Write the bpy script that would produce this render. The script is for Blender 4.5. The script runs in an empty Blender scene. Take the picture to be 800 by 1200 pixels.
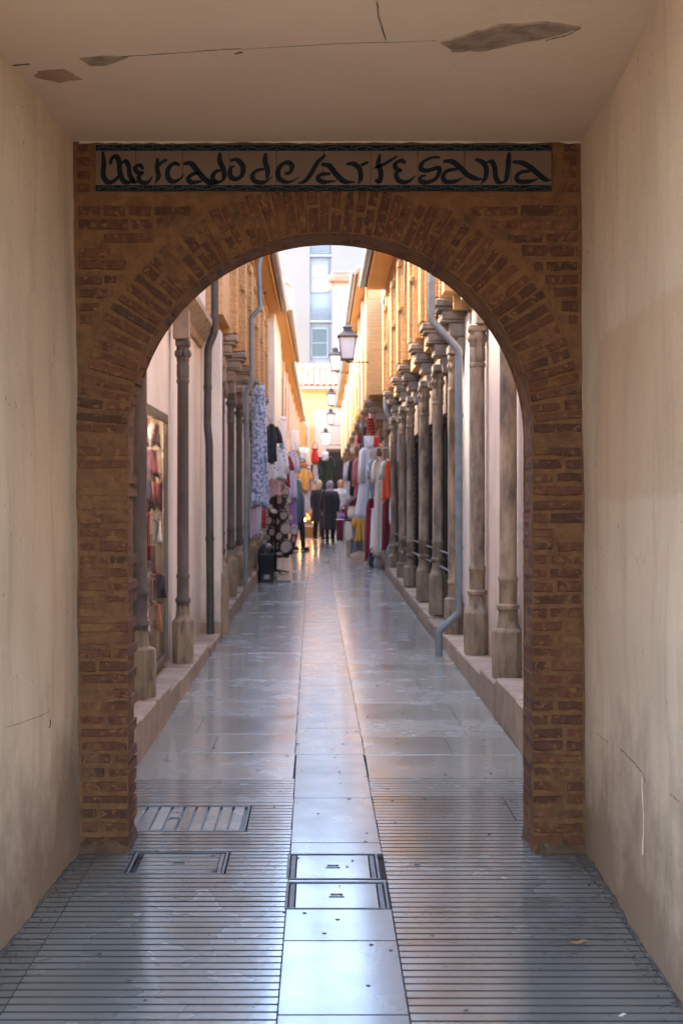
import bpy, bmesh, math, random
from mathutils import Vector, Matrix, noise
R = math.radians
PI = math.pi
rnd = random.Random(11)
scene = bpy.context.scene
col = scene.collection

# ------------------------------------------------------------------ camera, sky, sun, exposure
F = 1667.0                                   # focal length in pixels of the 800 px wide picture
SL = 0.015                                   # the alley climbs 1.5 %
cd = bpy.data.cameras.new('camera')
cam = bpy.data.objects.new('camera', cd); col.objects.link(cam); scene.camera = cam
cam.location = (0, 0, 1.6); cam.rotation_euler = (R(90), 0, 0)
cd.sensor_fit = 'HORIZONTAL'; cd.sensor_width = 24; cd.lens = 50
cd.shift_x = 0.03; cd.shift_y = -0.01
cd.clip_start = 0.05; cd.clip_end = 2000
cd.dof.use_dof = True; cd.dof.focus_distance = 6.6; cd.dof.aperture_fstop = 5.0

SUN_EL, SUN_DIR = R(48), Vector((0.90, -0.43))   # SUN_DIR: where the light travels to, on the map
world = bpy.data.worlds.new("World"); scene.world = world; world.use_nodes = True
nt = world.node_tree; nt.nodes.clear()
wo = nt.nodes.new('ShaderNodeOutputWorld'); bg = nt.nodes.new('ShaderNodeBackground')
sky = nt.nodes.new('ShaderNodeTexSky'); sky.sky_type = 'NISHITA'; sky.sun_disc = False
sky.sun_elevation = SUN_EL
sky.sun_rotation = math.atan2(-SUN_DIR.x, -SUN_DIR.y)
sky.air_density = 1.0; sky.dust_density = 1.6
bg.inputs['Strength'].default_value = 0.15
nt.links.new(sky.outputs[0], bg.inputs[0]); nt.links.new(bg.outputs[0], wo.inputs[0])
sd = bpy.data.lights.new('sun', 'SUN'); sd.energy = 1.3; sd.angle = R(10); sd.color = (1.0, .87, .68)
sun = bpy.data.objects.new('sun', sd); col.objects.link(sun)
dv = Vector((SUN_DIR.x * math.cos(SUN_EL), SUN_DIR.y * math.cos(SUN_EL), -math.sin(SUN_EL)))
sun.rotation_euler = dv.to_track_quat('-Z', 'Y').to_euler(); sun.location = (0, 0, 30)
scene.view_settings.view_transform = 'Standard'; scene.view_settings.look = 'None'
scene.view_settings.gamma = 1.0; scene.view_settings.use_curve_mapping = False
scene.view_settings.exposure = 3.82
scene.render.engine = 'CYCLES'
cy = scene.cycles
cy.use_denoising = True; cy.max_bounces = 8; cy.diffuse_bounces = 5; cy.glossy_bounces = 4
cy.transmission_bounces = 6; cy.sample_clamp_indirect = 6; cy.caustics_reflective = False; cy.caustics_refractive = False

# ------------------------------------------------------------------ measuring helpers
def gz(y): return SL * y                                   # height of the paving at distance y
def PX(px, y): return (px - 376.0) / F * y                 # world X of a column of the photo at distance y
def PZ(py, y): return 1.6 - (py - 592.0) / F * y           # world Z of a row of the photo at distance y

# ------------------------------------------------------------------ mesh helpers
class MB:
    def __init__(s): s.v = []; s.f = []
    def add(s, vs, fs):
        n = len(s.v); s.v += [tuple(p) for p in vs]; s.f += [tuple(i + n for i in f) for f in fs]; return s
    def box(s, x0, x1, y0, y1, z0, z1, c=0.0):
        if x0 > x1: x0, x1 = x1, x0
        if c <= 0:
            return s.add([(x0,y0,z0),(x1,y0,z0),(x1,y1,z0),(x0,y1,z0),(x0,y0,z1),(x1,y0,z1),(x1,y1,z1),(x0,y1,z1)],
                         [(0,3,2,1),(4,5,6,7),(0,1,5,4),(1,2,6,5),(2,3,7,6),(3,0,4,7)])
        c = min(c, (x1-x0)*.45, (y1-y0)*.45, (z1-z0)*.45)
        X = (x0, x1); Y = (y0, y1); Z = (z0, z1); vs = []; idx = {}
        for i in (0,1):
            for j in (0,1):
                for k in (0,1):
                    a, b, d = X[i], Y[j], Z[k]; sx = 1-2*i; sy = 1-2*j; sz = 1-2*k
                    idx[i,j,k,0] = len(vs); vs.append((a, b+sy*c, d+sz*c))
                    idx[i,j,k,1] = len(vs); vs.append((a+sx*c, b, d+sz*c))
                    idx[i,j,k,2] = len(vs); vs.append((a+sx*c, b+sy*c, d))
        fs = []
        for i in (0,1): fs.append(tuple(idx[i,j,k,0] for j,k in ((0,0),(1,0),(1,1),(0,1))))
        for j in (0,1): fs.append(tuple(idx[i,j,k,1] for i,k in ((0,0),(1,0),(1,1),(0,1))))
        for k in (0,1): fs.append(tuple(idx[i,j,k,2] for i,j in ((0,0),(1,0),(1,1),(0,1))))
        for i in (0,1):
            for j in (0,1): fs.append((idx[i,j,0,0], idx[i,j,1,0], idx[i,j,1,1], idx[i,j,0,1]))
        for i in (0,1):
            for k in (0,1): fs.append((idx[i,0,k,0], idx[i,1,k,0], idx[i,1,k,2], idx[i,0,k,2]))
        for j in (0,1):
            for k in (0,1): fs.append((idx[0,j,k,1], idx[1,j,k,1], idx[1,j,k,2], idx[0,j,k,2]))
        for i in (0,1):
            for j in (0,1):
                for k in (0,1): fs.append((idx[i,j,k,0], idx[i,j,k,1], idx[i,j,k,2]))
        return s.add(vs, fs)
    def rings(s, rs, cap=True, closed=True):
        n = len(rs[0]); vs = [p for r in rs for p in r]; fs = []
        for a in range(len(rs)-1):
            for i in range(n if closed else n-1):
                j = (i+1) % n; fs.append((a*n+i, a*n+j, (a+1)*n+j, (a+1)*n+i))
        if cap: fs.append(tuple(range(n))[::-1]); fs.append(tuple((len(rs)-1)*n+i for i in range(n)))
        return s.add(vs, fs)
    def lathe(s, prof, seg=16, c=(0,0,0), cap=True, a0=0.0, sx=1, sy=1):
        return s.rings([[(c[0]+r*sx*math.cos(a0+2*PI*i/seg), c[1]+r*sy*math.sin(a0+2*PI*i/seg), c[2]+z) for i in range(seg)] for r, z in prof], cap)
    def tube(s, pts, r, seg=8, cap=True):
        pts = [Vector(p) for p in pts]; rr = r if isinstance(r, (list, tuple)) else [r]*len(pts)
        rs = []
        for i, p in enumerate(pts):
            t = (pts[min(i+1, len(pts)-1)] - pts[max(i-1, 0)]).normalized()
            up = Vector((0,1,0)) if abs(t.y) < .8 else Vector((1,0,0))
            a = t.cross(up).normalized(); b = t.cross(a).normalized()
            rs.append([tuple(p + (a*math.cos(2*PI*k/seg) + b*math.sin(2*PI*k/seg))*rr[i]) for k in range(seg)])
        return s.rings(rs, cap)
    def prism(s, poly, y0, y1):       # poly in (x, z), extruded along y
        n = len(poly)
        return s.add([(x, y0, z) for x, z in poly] + [(x, y1, z) for x, z in poly],
                     [tuple(range(n)), tuple(range(n, 2*n))[::-1]] + [(i, i+n, (i+1) % n + n, (i+1) % n) for i in range(n)])
    def prism_x(s, poly, x0, x1):     # poly in (y, z), extruded along x
        n = len(poly)
        return s.add([(x0, y, z) for y, z in poly] + [(x1, y, z) for y, z in poly],
                     [tuple(range(n)), tuple(range(n, 2*n))[::-1]] + [(i, i+n, (i+1) % n + n, (i+1) % n) for i in range(n)])
    def prism_z(s, poly, z0, z1):
        n = len(poly)
        return s.add([(x, y, z0) for x, y in poly] + [(x, y, z1) for x, y in poly],
                     [tuple(range(n))[::-1], tuple(range(n, 2*n))] + [(i, (i+1) % n, (i+1) % n + n, i+n) for i in range(n)])
    def ball(s, c, r, seg=12, st=8):
        rx, ry, rz = r if isinstance(r, (list, tuple)) else (r, r, r)
        return s.rings([[(c[0]+rx*math.sin(PI*k/st)*math.cos(2*PI*i/seg), c[1]+ry*math.sin(PI*k/st)*math.sin(2*PI*i/seg), c[2]-rz*math.cos(PI*k/st)) for i in range(seg)] for k in [.15]+list(range(1, st))+[st-.15]], True)
    def grid(s, fn, nu, nv):
        vs = [fn(i/nu, j/nv) for j in range(nv+1) for i in range(nu+1)]
        return s.add(vs, [(j*(nu+1)+i, j*(nu+1)+i+1, (j+1)*(nu+1)+i+1, (j+1)*(nu+1)+i) for j in range(nv) for i in range(nu)])
    def mesh(s, name, mat=None, smooth=False, fix=True):
        m = bpy.data.meshes.new(name); m.from_pydata(s.v, [], s.f)
        if fix:
            b = bmesh.new(); b.from_mesh(m); bmesh.ops.recalc_face_normals(b, faces=b.faces); b.to_mesh(m); b.free()
        if smooth:
            m.polygons.foreach_set('use_smooth', [True]*len(m.polygons))
            if smooth != 'all':
                try: m.set_sharp_from_angle(angle=R(38))
                except Exception: pass
        if mat: m.materials.append(mat)
        m.update(); return m
    def build(s, name, mat, parent=None, smooth=False, loc=None, rot=None, fix=True):
        return link(name, s.mesh(name, mat, smooth, fix), parent, loc, rot)
def link(name, data, parent=None, loc=None, rot=None, scale=None):
    o = bpy.data.objects.new(name, data); col.objects.link(o)
    if parent: o.parent = parent
    if loc is not None: o.location = loc
    if rot is not None: o.rotation_euler = rot
    if scale is not None: o.scale = scale
    return o
def tag(o, label, cat, group=None, kind=None):
    o['label'] = label; o['category'] = cat
    if group: o['group'] = group
    if kind: o['kind'] = kind
    return o
def thing(name, label, cat, loc=(0,0,0), rotz=0.0, group=None):
    o = bpy.data.objects.new(name, None); col.objects.link(o); o.empty_display_size = .1
    o.location = loc; o.rotation_euler = (0, 0, rotz); return tag(o, label, cat, group)
def copy_tree(o, parent=None):
    c = o.copy(); col.objects.link(c); c.parent = parent
    for ch in list(o.children): copy_tree(ch, c)
    return c

# ------------------------------------------------------------------ materials
def mat(name, base, rough=.8, metal=0.0, var=None, vscale=6.0, vmix=.5, bump=.0, bscale=40.0, stretch=(1,1,1), dirt=None, dscale=1.5, dthr=(.5,.7),
        emit=None, rnd_val=0.0, spec=None, coords='Object', alpha=None, trans=0.0, sheen=0.0, bumpdist=.01, rvar=0.0):
    m = bpy.data.materials.new(name); m.use_nodes = True
    n = m.node_tree.nodes; l = m.node_tree.links; b = n['Principled BSDF']
    b.inputs['Roughness'].default_value = rough; b.inputs['Metallic'].default_value = metal
    if spec is not None: b.inputs['Specular IOR Level'].default_value = spec
    if trans: b.inputs['Transmission Weight'].default_value = trans
    if sheen: b.inputs['Sheen Weight'].default_value = sheen
    c = n.new('ShaderNodeRGB'); c.outputs[0].default_value = (*base, 1); cur = c.outputs[0]
    if coords == 'World':
        g = n.new('ShaderNodeNewGeometry'); vec = g.outputs['Position']
    else:
        g = n.new('ShaderNodeTexCoord'); vec = g.outputs[coords]
    mp = n.new('ShaderNodeMapping'); mp.inputs['Scale'].default_value = stretch; l.new(vec, mp.inputs[0]); vec = mp.outputs[0]
    def mixc(fac, a, bcol, mode='MIX'):
        x = n.new('ShaderNodeMix'); x.data_type = 'RGBA'; x.blend_type = mode
        if isinstance(fac, (int, float)): x.inputs[0].default_value = fac
        else: l.new(fac, x.inputs[0])
        l.new(a, x.inputs[6])
        if isinstance(bcol, tuple): x.inputs[7].default_value = (*bcol, 1)
        else: l.new(bcol, x.inputs[7])
        return x.outputs[2]
    def nz(scale, detail=5, rg=.6):
        t = n.new('ShaderNodeTexNoise'); t.inputs['Scale'].default_value = scale; t.inputs['Detail'].default_value = detail
        t.inputs['Roughness'].default_value = rg; l.new(vec, t.inputs[0]); return t.outputs[0]
    def ramp(v, a, bb):
        r = n.new('ShaderNodeMapRange'); r.inputs[1].default_value = a; r.inputs[2].default_value = bb; r.clamp = True; l.new(v, r.inputs[0]); return r.outputs[0]
    if var:
        r = ramp(nz(vscale), .35, .65); mu = n.new('ShaderNodeMath'); mu.operation = 'MULTIPLY'; mu.inputs[1].default_value = vmix; l.new(r, mu.inputs[0])
        cur = mixc(mu.outputs[0], cur, var)
    if dirt:
        cur = mixc(ramp(nz(dscale, 8, .7), *dthr), cur, dirt)
    if rnd_val:
        oi = n.new('ShaderNodeObjectInfo'); h = n.new('ShaderNodeHueSaturation')
        r = n.new('ShaderNodeMapRange'); r.inputs[3].default_value = 1-rnd_val; r.inputs[4].default_value = 1+rnd_val; l.new(oi.outputs['Random'], r.inputs[0])
        l.new(r.outputs[0], h.inputs['Value']); l.new(cur, h.inputs['Color']); cur = h.outputs[0]
    l.new(cur, b.inputs['Base Color'])
    if rvar:
        r = n.new('ShaderNodeMapRange'); r.inputs[1].default_value = .35; r.inputs[2].default_value = .65; r.inputs[3].default_value = max(.03, rough-rvar); r.inputs[4].default_value = rough+rvar
        l.new(nz(3.0), r.inputs[0]); l.new(r.outputs[0], b.inputs['Roughness'])
    if bump:
        bp = n.new('ShaderNodeBump'); bp.inputs['Strength'].default_value = bump; bp.inputs['Distance'].default_value = bumpdist
        l.new(nz(bscale, 6), bp.inputs['Height']); l.new(bp.outputs[0], b.inputs['Normal'])
    if emit:
        b.inputs['Emission Color'].default_value = (*emit[0], 1); b.inputs['Emission Strength'].default_value = emit[1]
    m['nodes_vec'] = 1
    return m, n, l, b, nz, ramp, mixc, vec
def M1(*a, **k): return mat(*a, **k)[0]

# brick and mortar: mortar smeared over some of the bricks (a property of the wall, by place on the wall)
MORTAR = (.225, .098, .034)
m_mortar = M1('mortar', MORTAR, .95, var=(.125,.052,.020), vscale=17, vmix=.85, bump=1, bscale=55, dirt=(.085,.038,.018), dscale=7, dthr=(.54,.70), coords='World')
def brick_mat(name, c1, c2, smear=(.53,.64)):
    m, n, l, b, nz, ramp, mixc, vec = mat(name, c1, .92, coords='World', bump=.8, bscale=70)
    oi = n.new('ShaderNodeObjectInfo'); c = n.new('ShaderNodeRGB'); c.outputs[0].default_value = (*c1, 1)
    cur = mixc(oi.outputs['Random'], c.outputs[0], c2)
    cur = mixc(ramp(nz(25), .5, .75), cur, (c2[0]*.6, c2[1]*.6, c2[2]*.6))
    s1 = ramp(nz(2.6, 7, .65), *smear); cur = mixc(s1, cur, (MORTAR[0]*.9, MORTAR[1]*.9, MORTAR[2]*.9))
    s2 = ramp(nz(38, 4, .6), .56, .66); cur = mixc(s2, cur, MORTAR)
    l.new(cur, b.inputs['Base Color']); return m
m_brick = brick_mat('arch_brick', (.150,.048,.018), (.080,.029,.014))
m_foot = M1('pier_foot_render', (.15,.075,.035), .95, var=(.055,.028,.016), vscale=14, vmix=.8, bump=1, bscale=35, dirt=(.30,.25,.20), dscale=9, dthr=(.62,.70), coords='World')

def plaster(name, base, dark, patch=None):
    m, n, l, b, nz, ramp, mixc, vec = mat(name, base, .88, coords='World', bump=.55, bscale=16, bumpdist=.008)
    c = n.new('ShaderNodeRGB'); c.outputs[0].default_value = (*base, 1); cur = c.outputs[0]
    cur = mixc(ramp(nz(1.1, 6), .40, .66), cur, tuple(x*.84 for x in base))
    # faint vertical run marks
    g = n.new('ShaderNodeNewGeometry'); mp = n.new('ShaderNodeMapping'); mp.inputs['Scale'].default_value = (2.6, 2.6, .30); l.new(g.outputs['Position'], mp.inputs[0])
    t = n.new('ShaderNodeTexNoise'); t.inputs['Scale'].default_value = 2.2; t.inputs['Detail'].default_value = 10; t.inputs['Roughness'].default_value = .72; l.new(mp.outputs[0], t.inputs[0])
    st = ramp(t.outputs[0], .5, .8); 
    mu = n.new('ShaderNodeMath'); mu.operation = 'MULTIPLY'; mu.inputs[1].default_value = .50; l.new(st, mu.inputs[0])
    cur = mixc(mu.outputs[0], cur, dark)
    # grime low down, broken up by noise
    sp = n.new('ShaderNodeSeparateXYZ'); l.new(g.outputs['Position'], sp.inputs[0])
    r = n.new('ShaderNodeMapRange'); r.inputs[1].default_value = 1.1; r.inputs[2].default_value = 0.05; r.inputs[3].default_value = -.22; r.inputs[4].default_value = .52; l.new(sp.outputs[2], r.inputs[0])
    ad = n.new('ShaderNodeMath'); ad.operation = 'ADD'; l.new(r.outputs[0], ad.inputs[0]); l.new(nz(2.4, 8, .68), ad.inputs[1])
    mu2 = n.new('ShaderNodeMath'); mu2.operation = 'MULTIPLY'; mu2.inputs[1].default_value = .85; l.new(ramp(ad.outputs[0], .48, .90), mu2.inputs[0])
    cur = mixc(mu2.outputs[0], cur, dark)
    # small pits and scuffs
    mu3 = n.new('ShaderNodeMath'); mu3.operation = 'MULTIPLY'; mu3.inputs[1].default_value = .6; l.new(ramp(nz(26, 3, .5), .68, .74), mu3.inputs[0])
    cur = mixc(mu3.outputs[0], cur, dark)
    if patch:
        y0, y1, z0, z1, colr = patch
        def band(out, a, bb, e):
            q = n.new('ShaderNodeMapRange'); q.inputs[1].default_value = a-e; q.inputs[2].default_value = a+e; l.new(out, q.inputs[0])
            w = n.new('ShaderNodeMapRange'); w.inputs[1].default_value = bb+e; w.inputs[2].default_value = bb-e; l.new(out, w.inputs[0])
            x = n.new('ShaderNodeMath'); x.operation = 'MULTIPLY'; l.new(q.outputs[0], x.inputs[0]); l.new(w.outputs[0], x.inputs[1]); return x.outputs[0]
        wob = n.new('ShaderNodeMath'); wob.operation = 'MULTIPLY_ADD'; wob.inputs[1].default_value = .12; l.new(nz(2), wob.inputs[0]); l.new(sp.outputs[2], wob.inputs[2])
        a1 = band(sp.outputs[1], y0, y1, .03); a2 = band(wob.outputs[0], z0, z1, .015)
        x = n.new('ShaderNodeMath'); x.operation = 'MULTIPLY'; l.new(a1, x.inputs[0]); l.new(a2, x.inputs[1])
        y_ = n.new('ShaderNodeMath'); y_.operation = 'MULTIPLY'; y_.inputs[1].default_value = .38; l.new(x.outputs[0], y_.inputs[0])
        cur = mixc(y_.outputs[0], cur, colr)
    l.new(cur, b.inputs['Base Color']); return m
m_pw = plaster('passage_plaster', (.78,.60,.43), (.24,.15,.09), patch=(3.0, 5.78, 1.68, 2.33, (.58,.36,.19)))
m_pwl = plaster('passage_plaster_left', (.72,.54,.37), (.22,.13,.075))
m_ceil = M1('ceiling_plaster', (.80,.62,.46), .9, var=(.72,.55,.40), vscale=1.2, vmix=.8, bump=.3, bscale=16, coords='World')
m_scar = M1('bare_ceiling_patch', (.43,.32,.23), .95, var=(.24,.165,.115), vscale=16, vmix=.9, bump=1, bscale=40, coords='World')
m_crack = M1('crack_line', (.10,.06,.04), .95)
m_white_wall = plaster('pale_plaster', (.74,.66,.58), (.30,.24,.19))
m_pink_wall = plaster('pink_plaster', (.72,.56,.46), (.34,.25,.19))
m_ochre = M1('ochre_render', (.66,.40,.15), .9, var=(.74,.50,.24), vscale=1.5, vmix=.7, bump=.3, coords='World')
m_peach = M1('peach_render', (.60,.45,.29), .9, var=(.56,.38,.21), vscale=1.5, vmix=.7, bump=.3, coords='World')
m_soffit = M1('soffit_boards', (.62,.33,.09), .7, var=(.48,.24,.06), vscale=3, vmix=.7, stretch=(1,6,1), coords='World')
def course_mat(name, c1, c2, cm):
    m, n, l, b, nz, ramp, mixc, vec = mat(name, c1, .9, coords='World')
    g = n.new('ShaderNodeNewGeometry'); sp = n.new('ShaderNodeSeparateXYZ'); l.new(g.outputs['Position'], sp.inputs[0])
    s = n.new('ShaderNodeMath'); s.operation = 'ADD'; l.new(sp.outputs[0], s.inputs[0]); l.new(sp.outputs[1], s.inputs[1])
    cmb = n.new('ShaderNodeCombineXYZ'); l.new(s.outputs[0], cmb.inputs[0]); l.new(sp.outputs[2], cmb.inputs[1])
    t = n.new('ShaderNodeTexBrick'); l.new(cmb.outputs[0], t.inputs[0]); t.inputs['Scale'].default_value = 1
    t.inputs['Brick Width'].default_value = .26; t.inputs['Row Height'].default_value = .062; t.inputs['Mortar Size'].default_value = .010; t.inputs['Mortar Smooth'].default_value = .4
    t.inputs['Color1'].default_value = (*c1, 1); t.inputs['Color2'].default_value = (*c2, 1); t.inputs['Mortar'].default_value = (*cm, 1)
    cur = mixc(ramp(nz(3), .4, .7), t.outputs['Color'], tuple(x*.85 for x in c1))
    l.new(cur, b.inputs['Base Color'])
    bp = n.new('ShaderNodeBump'); bp.inputs['Strength'].default_value = .9; bp.inputs['Distance'].default_value = .012; bp.invert = True
    l.new(t.outputs['Fac'], bp.inputs['Height']); l.new(bp.outputs[0], b.inputs['Normal']); return m
m_ubrick = course_mat('golden_brick', (.64,.37,.15), (.54,.29,.11), (.62,.41,.21))
m_stone = M1('grey_stone', (.30,.245,.19), .9, var=(.17,.135,.105), vscale=7, vmix=.9, bump=.6, bscale=40, dirt=(.10,.08,.06), dscale=3, dthr=(.55,.75), coords='World')
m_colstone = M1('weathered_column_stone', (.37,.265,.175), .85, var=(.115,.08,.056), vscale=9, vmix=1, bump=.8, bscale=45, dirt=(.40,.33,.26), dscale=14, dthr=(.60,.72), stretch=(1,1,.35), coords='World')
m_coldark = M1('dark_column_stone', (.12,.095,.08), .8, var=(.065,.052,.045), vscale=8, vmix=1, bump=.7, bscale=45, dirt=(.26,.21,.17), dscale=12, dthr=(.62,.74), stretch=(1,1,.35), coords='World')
m_base = M1('column_base_stone', (.33,.25,.165), .85, var=(.15,.105,.07), vscale=10, vmix=.9, bump=.8, bscale=40, dirt=(.08,.055,.04), dscale=9, dthr=(.58,.70), stretch=(1,1,.3), coords='World')
m_kerb = M1('kerb_stone', (.34,.25,.18), .8, var=(.22,.16,.11), vscale=5, vmix=.9, bump=.6, bscale=35, dirt=(.07,.055,.04), dscale=4, dthr=(.60,.74), coords='World', rnd_val=.15)

def floor_mat(name, c1, c2, rough, spec=.6):
    m, n, l, b, nz, ramp, mixc, vec = mat(name, c1, rough, coords='World', spec=spec)
    c = n.new('ShaderNodeRGB'); c.outputs[0].default_value = (*c1, 1)
    cur = mixc(ramp(nz(2.2, 7), .35, .65), c.outputs[0], c2)
    cur = mixc(ramp(nz(60, 3), .66, .74), cur, tuple(x*.35 for x in c1))
    cur = mixc(ramp(nz(9, 10, .8), .60, .95), cur, tuple(x*.45 for x in c1))
    oi = n.new('ShaderNodeObjectInfo'); h = n.new('ShaderNodeHueSaturation'); r = n.new('ShaderNodeMapRange'); r.inputs[3].default_value = .85; r.inputs[4].default_value = 1.15
    l.new(oi.outputs['Random'], r.inputs[0]); l.new(r.outputs[0], h.inputs['Value']); l.new(cur, h.inputs['Color']); l.new(h.outputs[0], b.inputs['Base Color'])
    a = n.new('ShaderNodeMapRange'); a.inputs[1].default_value = .3; a.inputs[2].default_value = .7; a.inputs[3].default_value = rough-.05; a.inputs[4].default_value = rough+.08
    l.new(nz(4, 2, .5), a.inputs[0])
    rr = n.new('ShaderNodeMapRange'); rr.inputs[3].default_value = -.03; rr.inputs[4].default_value = .03; l.new(oi.outputs['Random'], rr.inputs[0])
    ad = n.new('ShaderNodeMath'); ad.operation = 'ADD'; l.new(a.outputs[0], ad.inputs[0]); l.new(rr.outputs[0], ad.inputs[1]); l.new(ad.outputs[0], b.inputs['Roughness'])
    b.inputs['Coat Weight'].default_value = .55; b.inputs['Coat Roughness'].default_value = .13
    bp = n.new('ShaderNodeBump'); bp.inputs['Strength'].default_value = .25; bp.inputs['Distance'].default_value = .004
    l.new(nz(30, 5), bp.inputs['Height']); l.new(bp.outputs[0], b.inputs['Normal']); return m
m_slab = floor_mat('ribbed_slab_stone', (.185,.205,.19), (.145,.165,.152), .22, .8)
m_slab2 = floor_mat('smooth_slab_stone', (.27,.28,.25), (.22,.235,.21), .22, .8)
m_chan = floor_mat('channel_slab_stone', (.115,.122,.112), (.088,.095,.088), .30, .5)
m_joint = M1('dark_joint', (.035,.032,.03), .9, var=(.06,.05,.04), vscale=9, vmix=.8, bump=.5, coords='World')
m_ground = M1('ground_fill', (.20,.17,.14), .85, var=(.12,.10,.085), vscale=2, coords='World')
m_iron = M1('cast_iron', (.10,.105,.11), .42, .6, var=(.05,.05,.052), vscale=12, bump=.5, bscale=60, coords='World')
m_dirt_shade = M1('wall_foot_dirt_shade', (.06,.05,.042), .95, var=(.14,.12,.10), vscale=12, vmix=.8, bump=1, bscale=30, coords='World')  # dark dirt colour that also paints contact shade at the wall foot

# ------------------------------------------------------------------ ground and paving
b = MB(); b.add([(-250,-80,gz(-80)-.06),(250,-80,gz(-80)-.06),(250,400,gz(400)-.06),(-250,400,gz(400)-.06)], [(0,1,2,3)])
g = b.build('ground', m_ground); g['kind'] = 'structure'; g['label'] = 'ground beneath the paving'
floor = bpy.data.objects.new('alley_paving', None); col.objects.link(floor); floor['kind'] = 'structure'; floor['label'] = 'ribbed and smooth grey stone paving of the alley with a pale central channel'
b = MB(); b.add([(-1.6,-6,gz(-6)-.022),(1.7,-6,gz(-6)-.022),(1.7,66,gz(66)-.022),(-1.6,66,gz(66)-.022)], [(0,1,2,3)])
b.build('joint_bed', m_joint, floor)
def ccx(y):
    return .067 if y < 6 else (.067 - .097*(y-6)/16 if y < 22 else -.03)
RIB = .0632
def slab_mesh(x0, x1, y0, y1, ribs, mt, tilt=0.0):
    # profile along y: ribs with real grooves; the slab follows the slope
    b = MB(); prof = []
    top = tilt; G = .009; gw = .014 if y0 < 6.3 else .011
    if ribs:
        n = max(1, round((y1-y0)/RIB)); p = (y1-y0)/n
        for k in range(n):
            a = y0+k*p
            prof += [(a+gw*.25, -G), (a+gw*.75, top), (a+p-gw*.25, top)] 
            if k < n-1: prof += [(a+p, -G)]
        prof = [(y0+.002, -.02)] + prof + [(y1-.002, -.02)]
    else:
        prof = [(y0+.002, -.02), (y0+.002, top-.003), (y0+.006, top), (y1-.006, top), (y1-.002, top-.003), (y1-.002, -.02)]
    L = [(x0+.002, y, gz(y)+z) for y, z in prof]; Rr = [(x1-.002, y, gz(y)+z) for y, z in prof]
    b.low = [z < top-.004 for y, z in prof]
    m = len(prof); b.add(L+Rr, [(i, i+1, i+1+m, i+m) for i in range(m-1)] + [tuple(range(m)), tuple(range(m, 2*m))[::-1]])
    return b
def groove(b, mt, ribs):
    o = b.build('paving_slab', mt, floor)
    if ribs:
        o.data.materials.append(m_joint)
        for k in range(len(b.low)-1):
            if b.low[k] or b.low[k+1]: o.data.polygons[k].material_index = 1  # groove faces take the dark joint colour for stronger rib contrast
covers = []   # filled below: (x0,x1,y0,y1)
def Yp(py): return 1.6*F/(py-567.0)
COV = [  # px at near edge x0,x1 ; rows far, near
    ('channel', PX(334,Yp(1031)), PX(447,Yp(1031)), Yp(1031), Yp(1001), 'flat'),
    ('channel', PX(332,Yp(1066)), PX(458,Yp(1066)), Yp(1066), Yp(1034), 'flat'),
    ('side', PX(146,Yp(1025)), PX(263,Yp(1025)), Yp(1025), Yp(999), 'ribs'),
    ('side', PX(108,Yp(975)), PX(288,Yp(975)), Yp(975), Yp(945), 'bars')]
# central channel slabs: joints read off the photo, then regular ones up the alley
js = [1.6, 2.3, 2.95, 3.6, Yp(1190), Yp(1103), Yp(1066)]
def chan(y0, y1, hw=.198):
    cx = ccx((y0+y1)/2); k = rnd.uniform(-.0012, .0012)
    b = slab_mesh(cx-hw, cx+hw, y0, y1, False, m_chan, k)
    # follow the drift of the channel
    b.v = [(x + (ccx(y)-cx), y, z) for x, y, z in b.v]
    b.build('channel_slab', m_chan, floor, fix=True)
for a, c in zip(js[:-1], js[1:]): chan(a, c)
chan(Yp(1034)+.003, Yp(1031)-.003)
js = [Yp(1001), Yp(988)]
y = js[-1]
while y < 62:
    y += rnd.choice([.55, .62, .78, .9]) if y < 16 else rnd.choice([.9, 1.1]) if y < 30 else 4.0
    js.append(y)
for a, c in zip(js[:-1], js[1:]): chan(a, c, .205 if a > 8 else .198)
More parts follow.
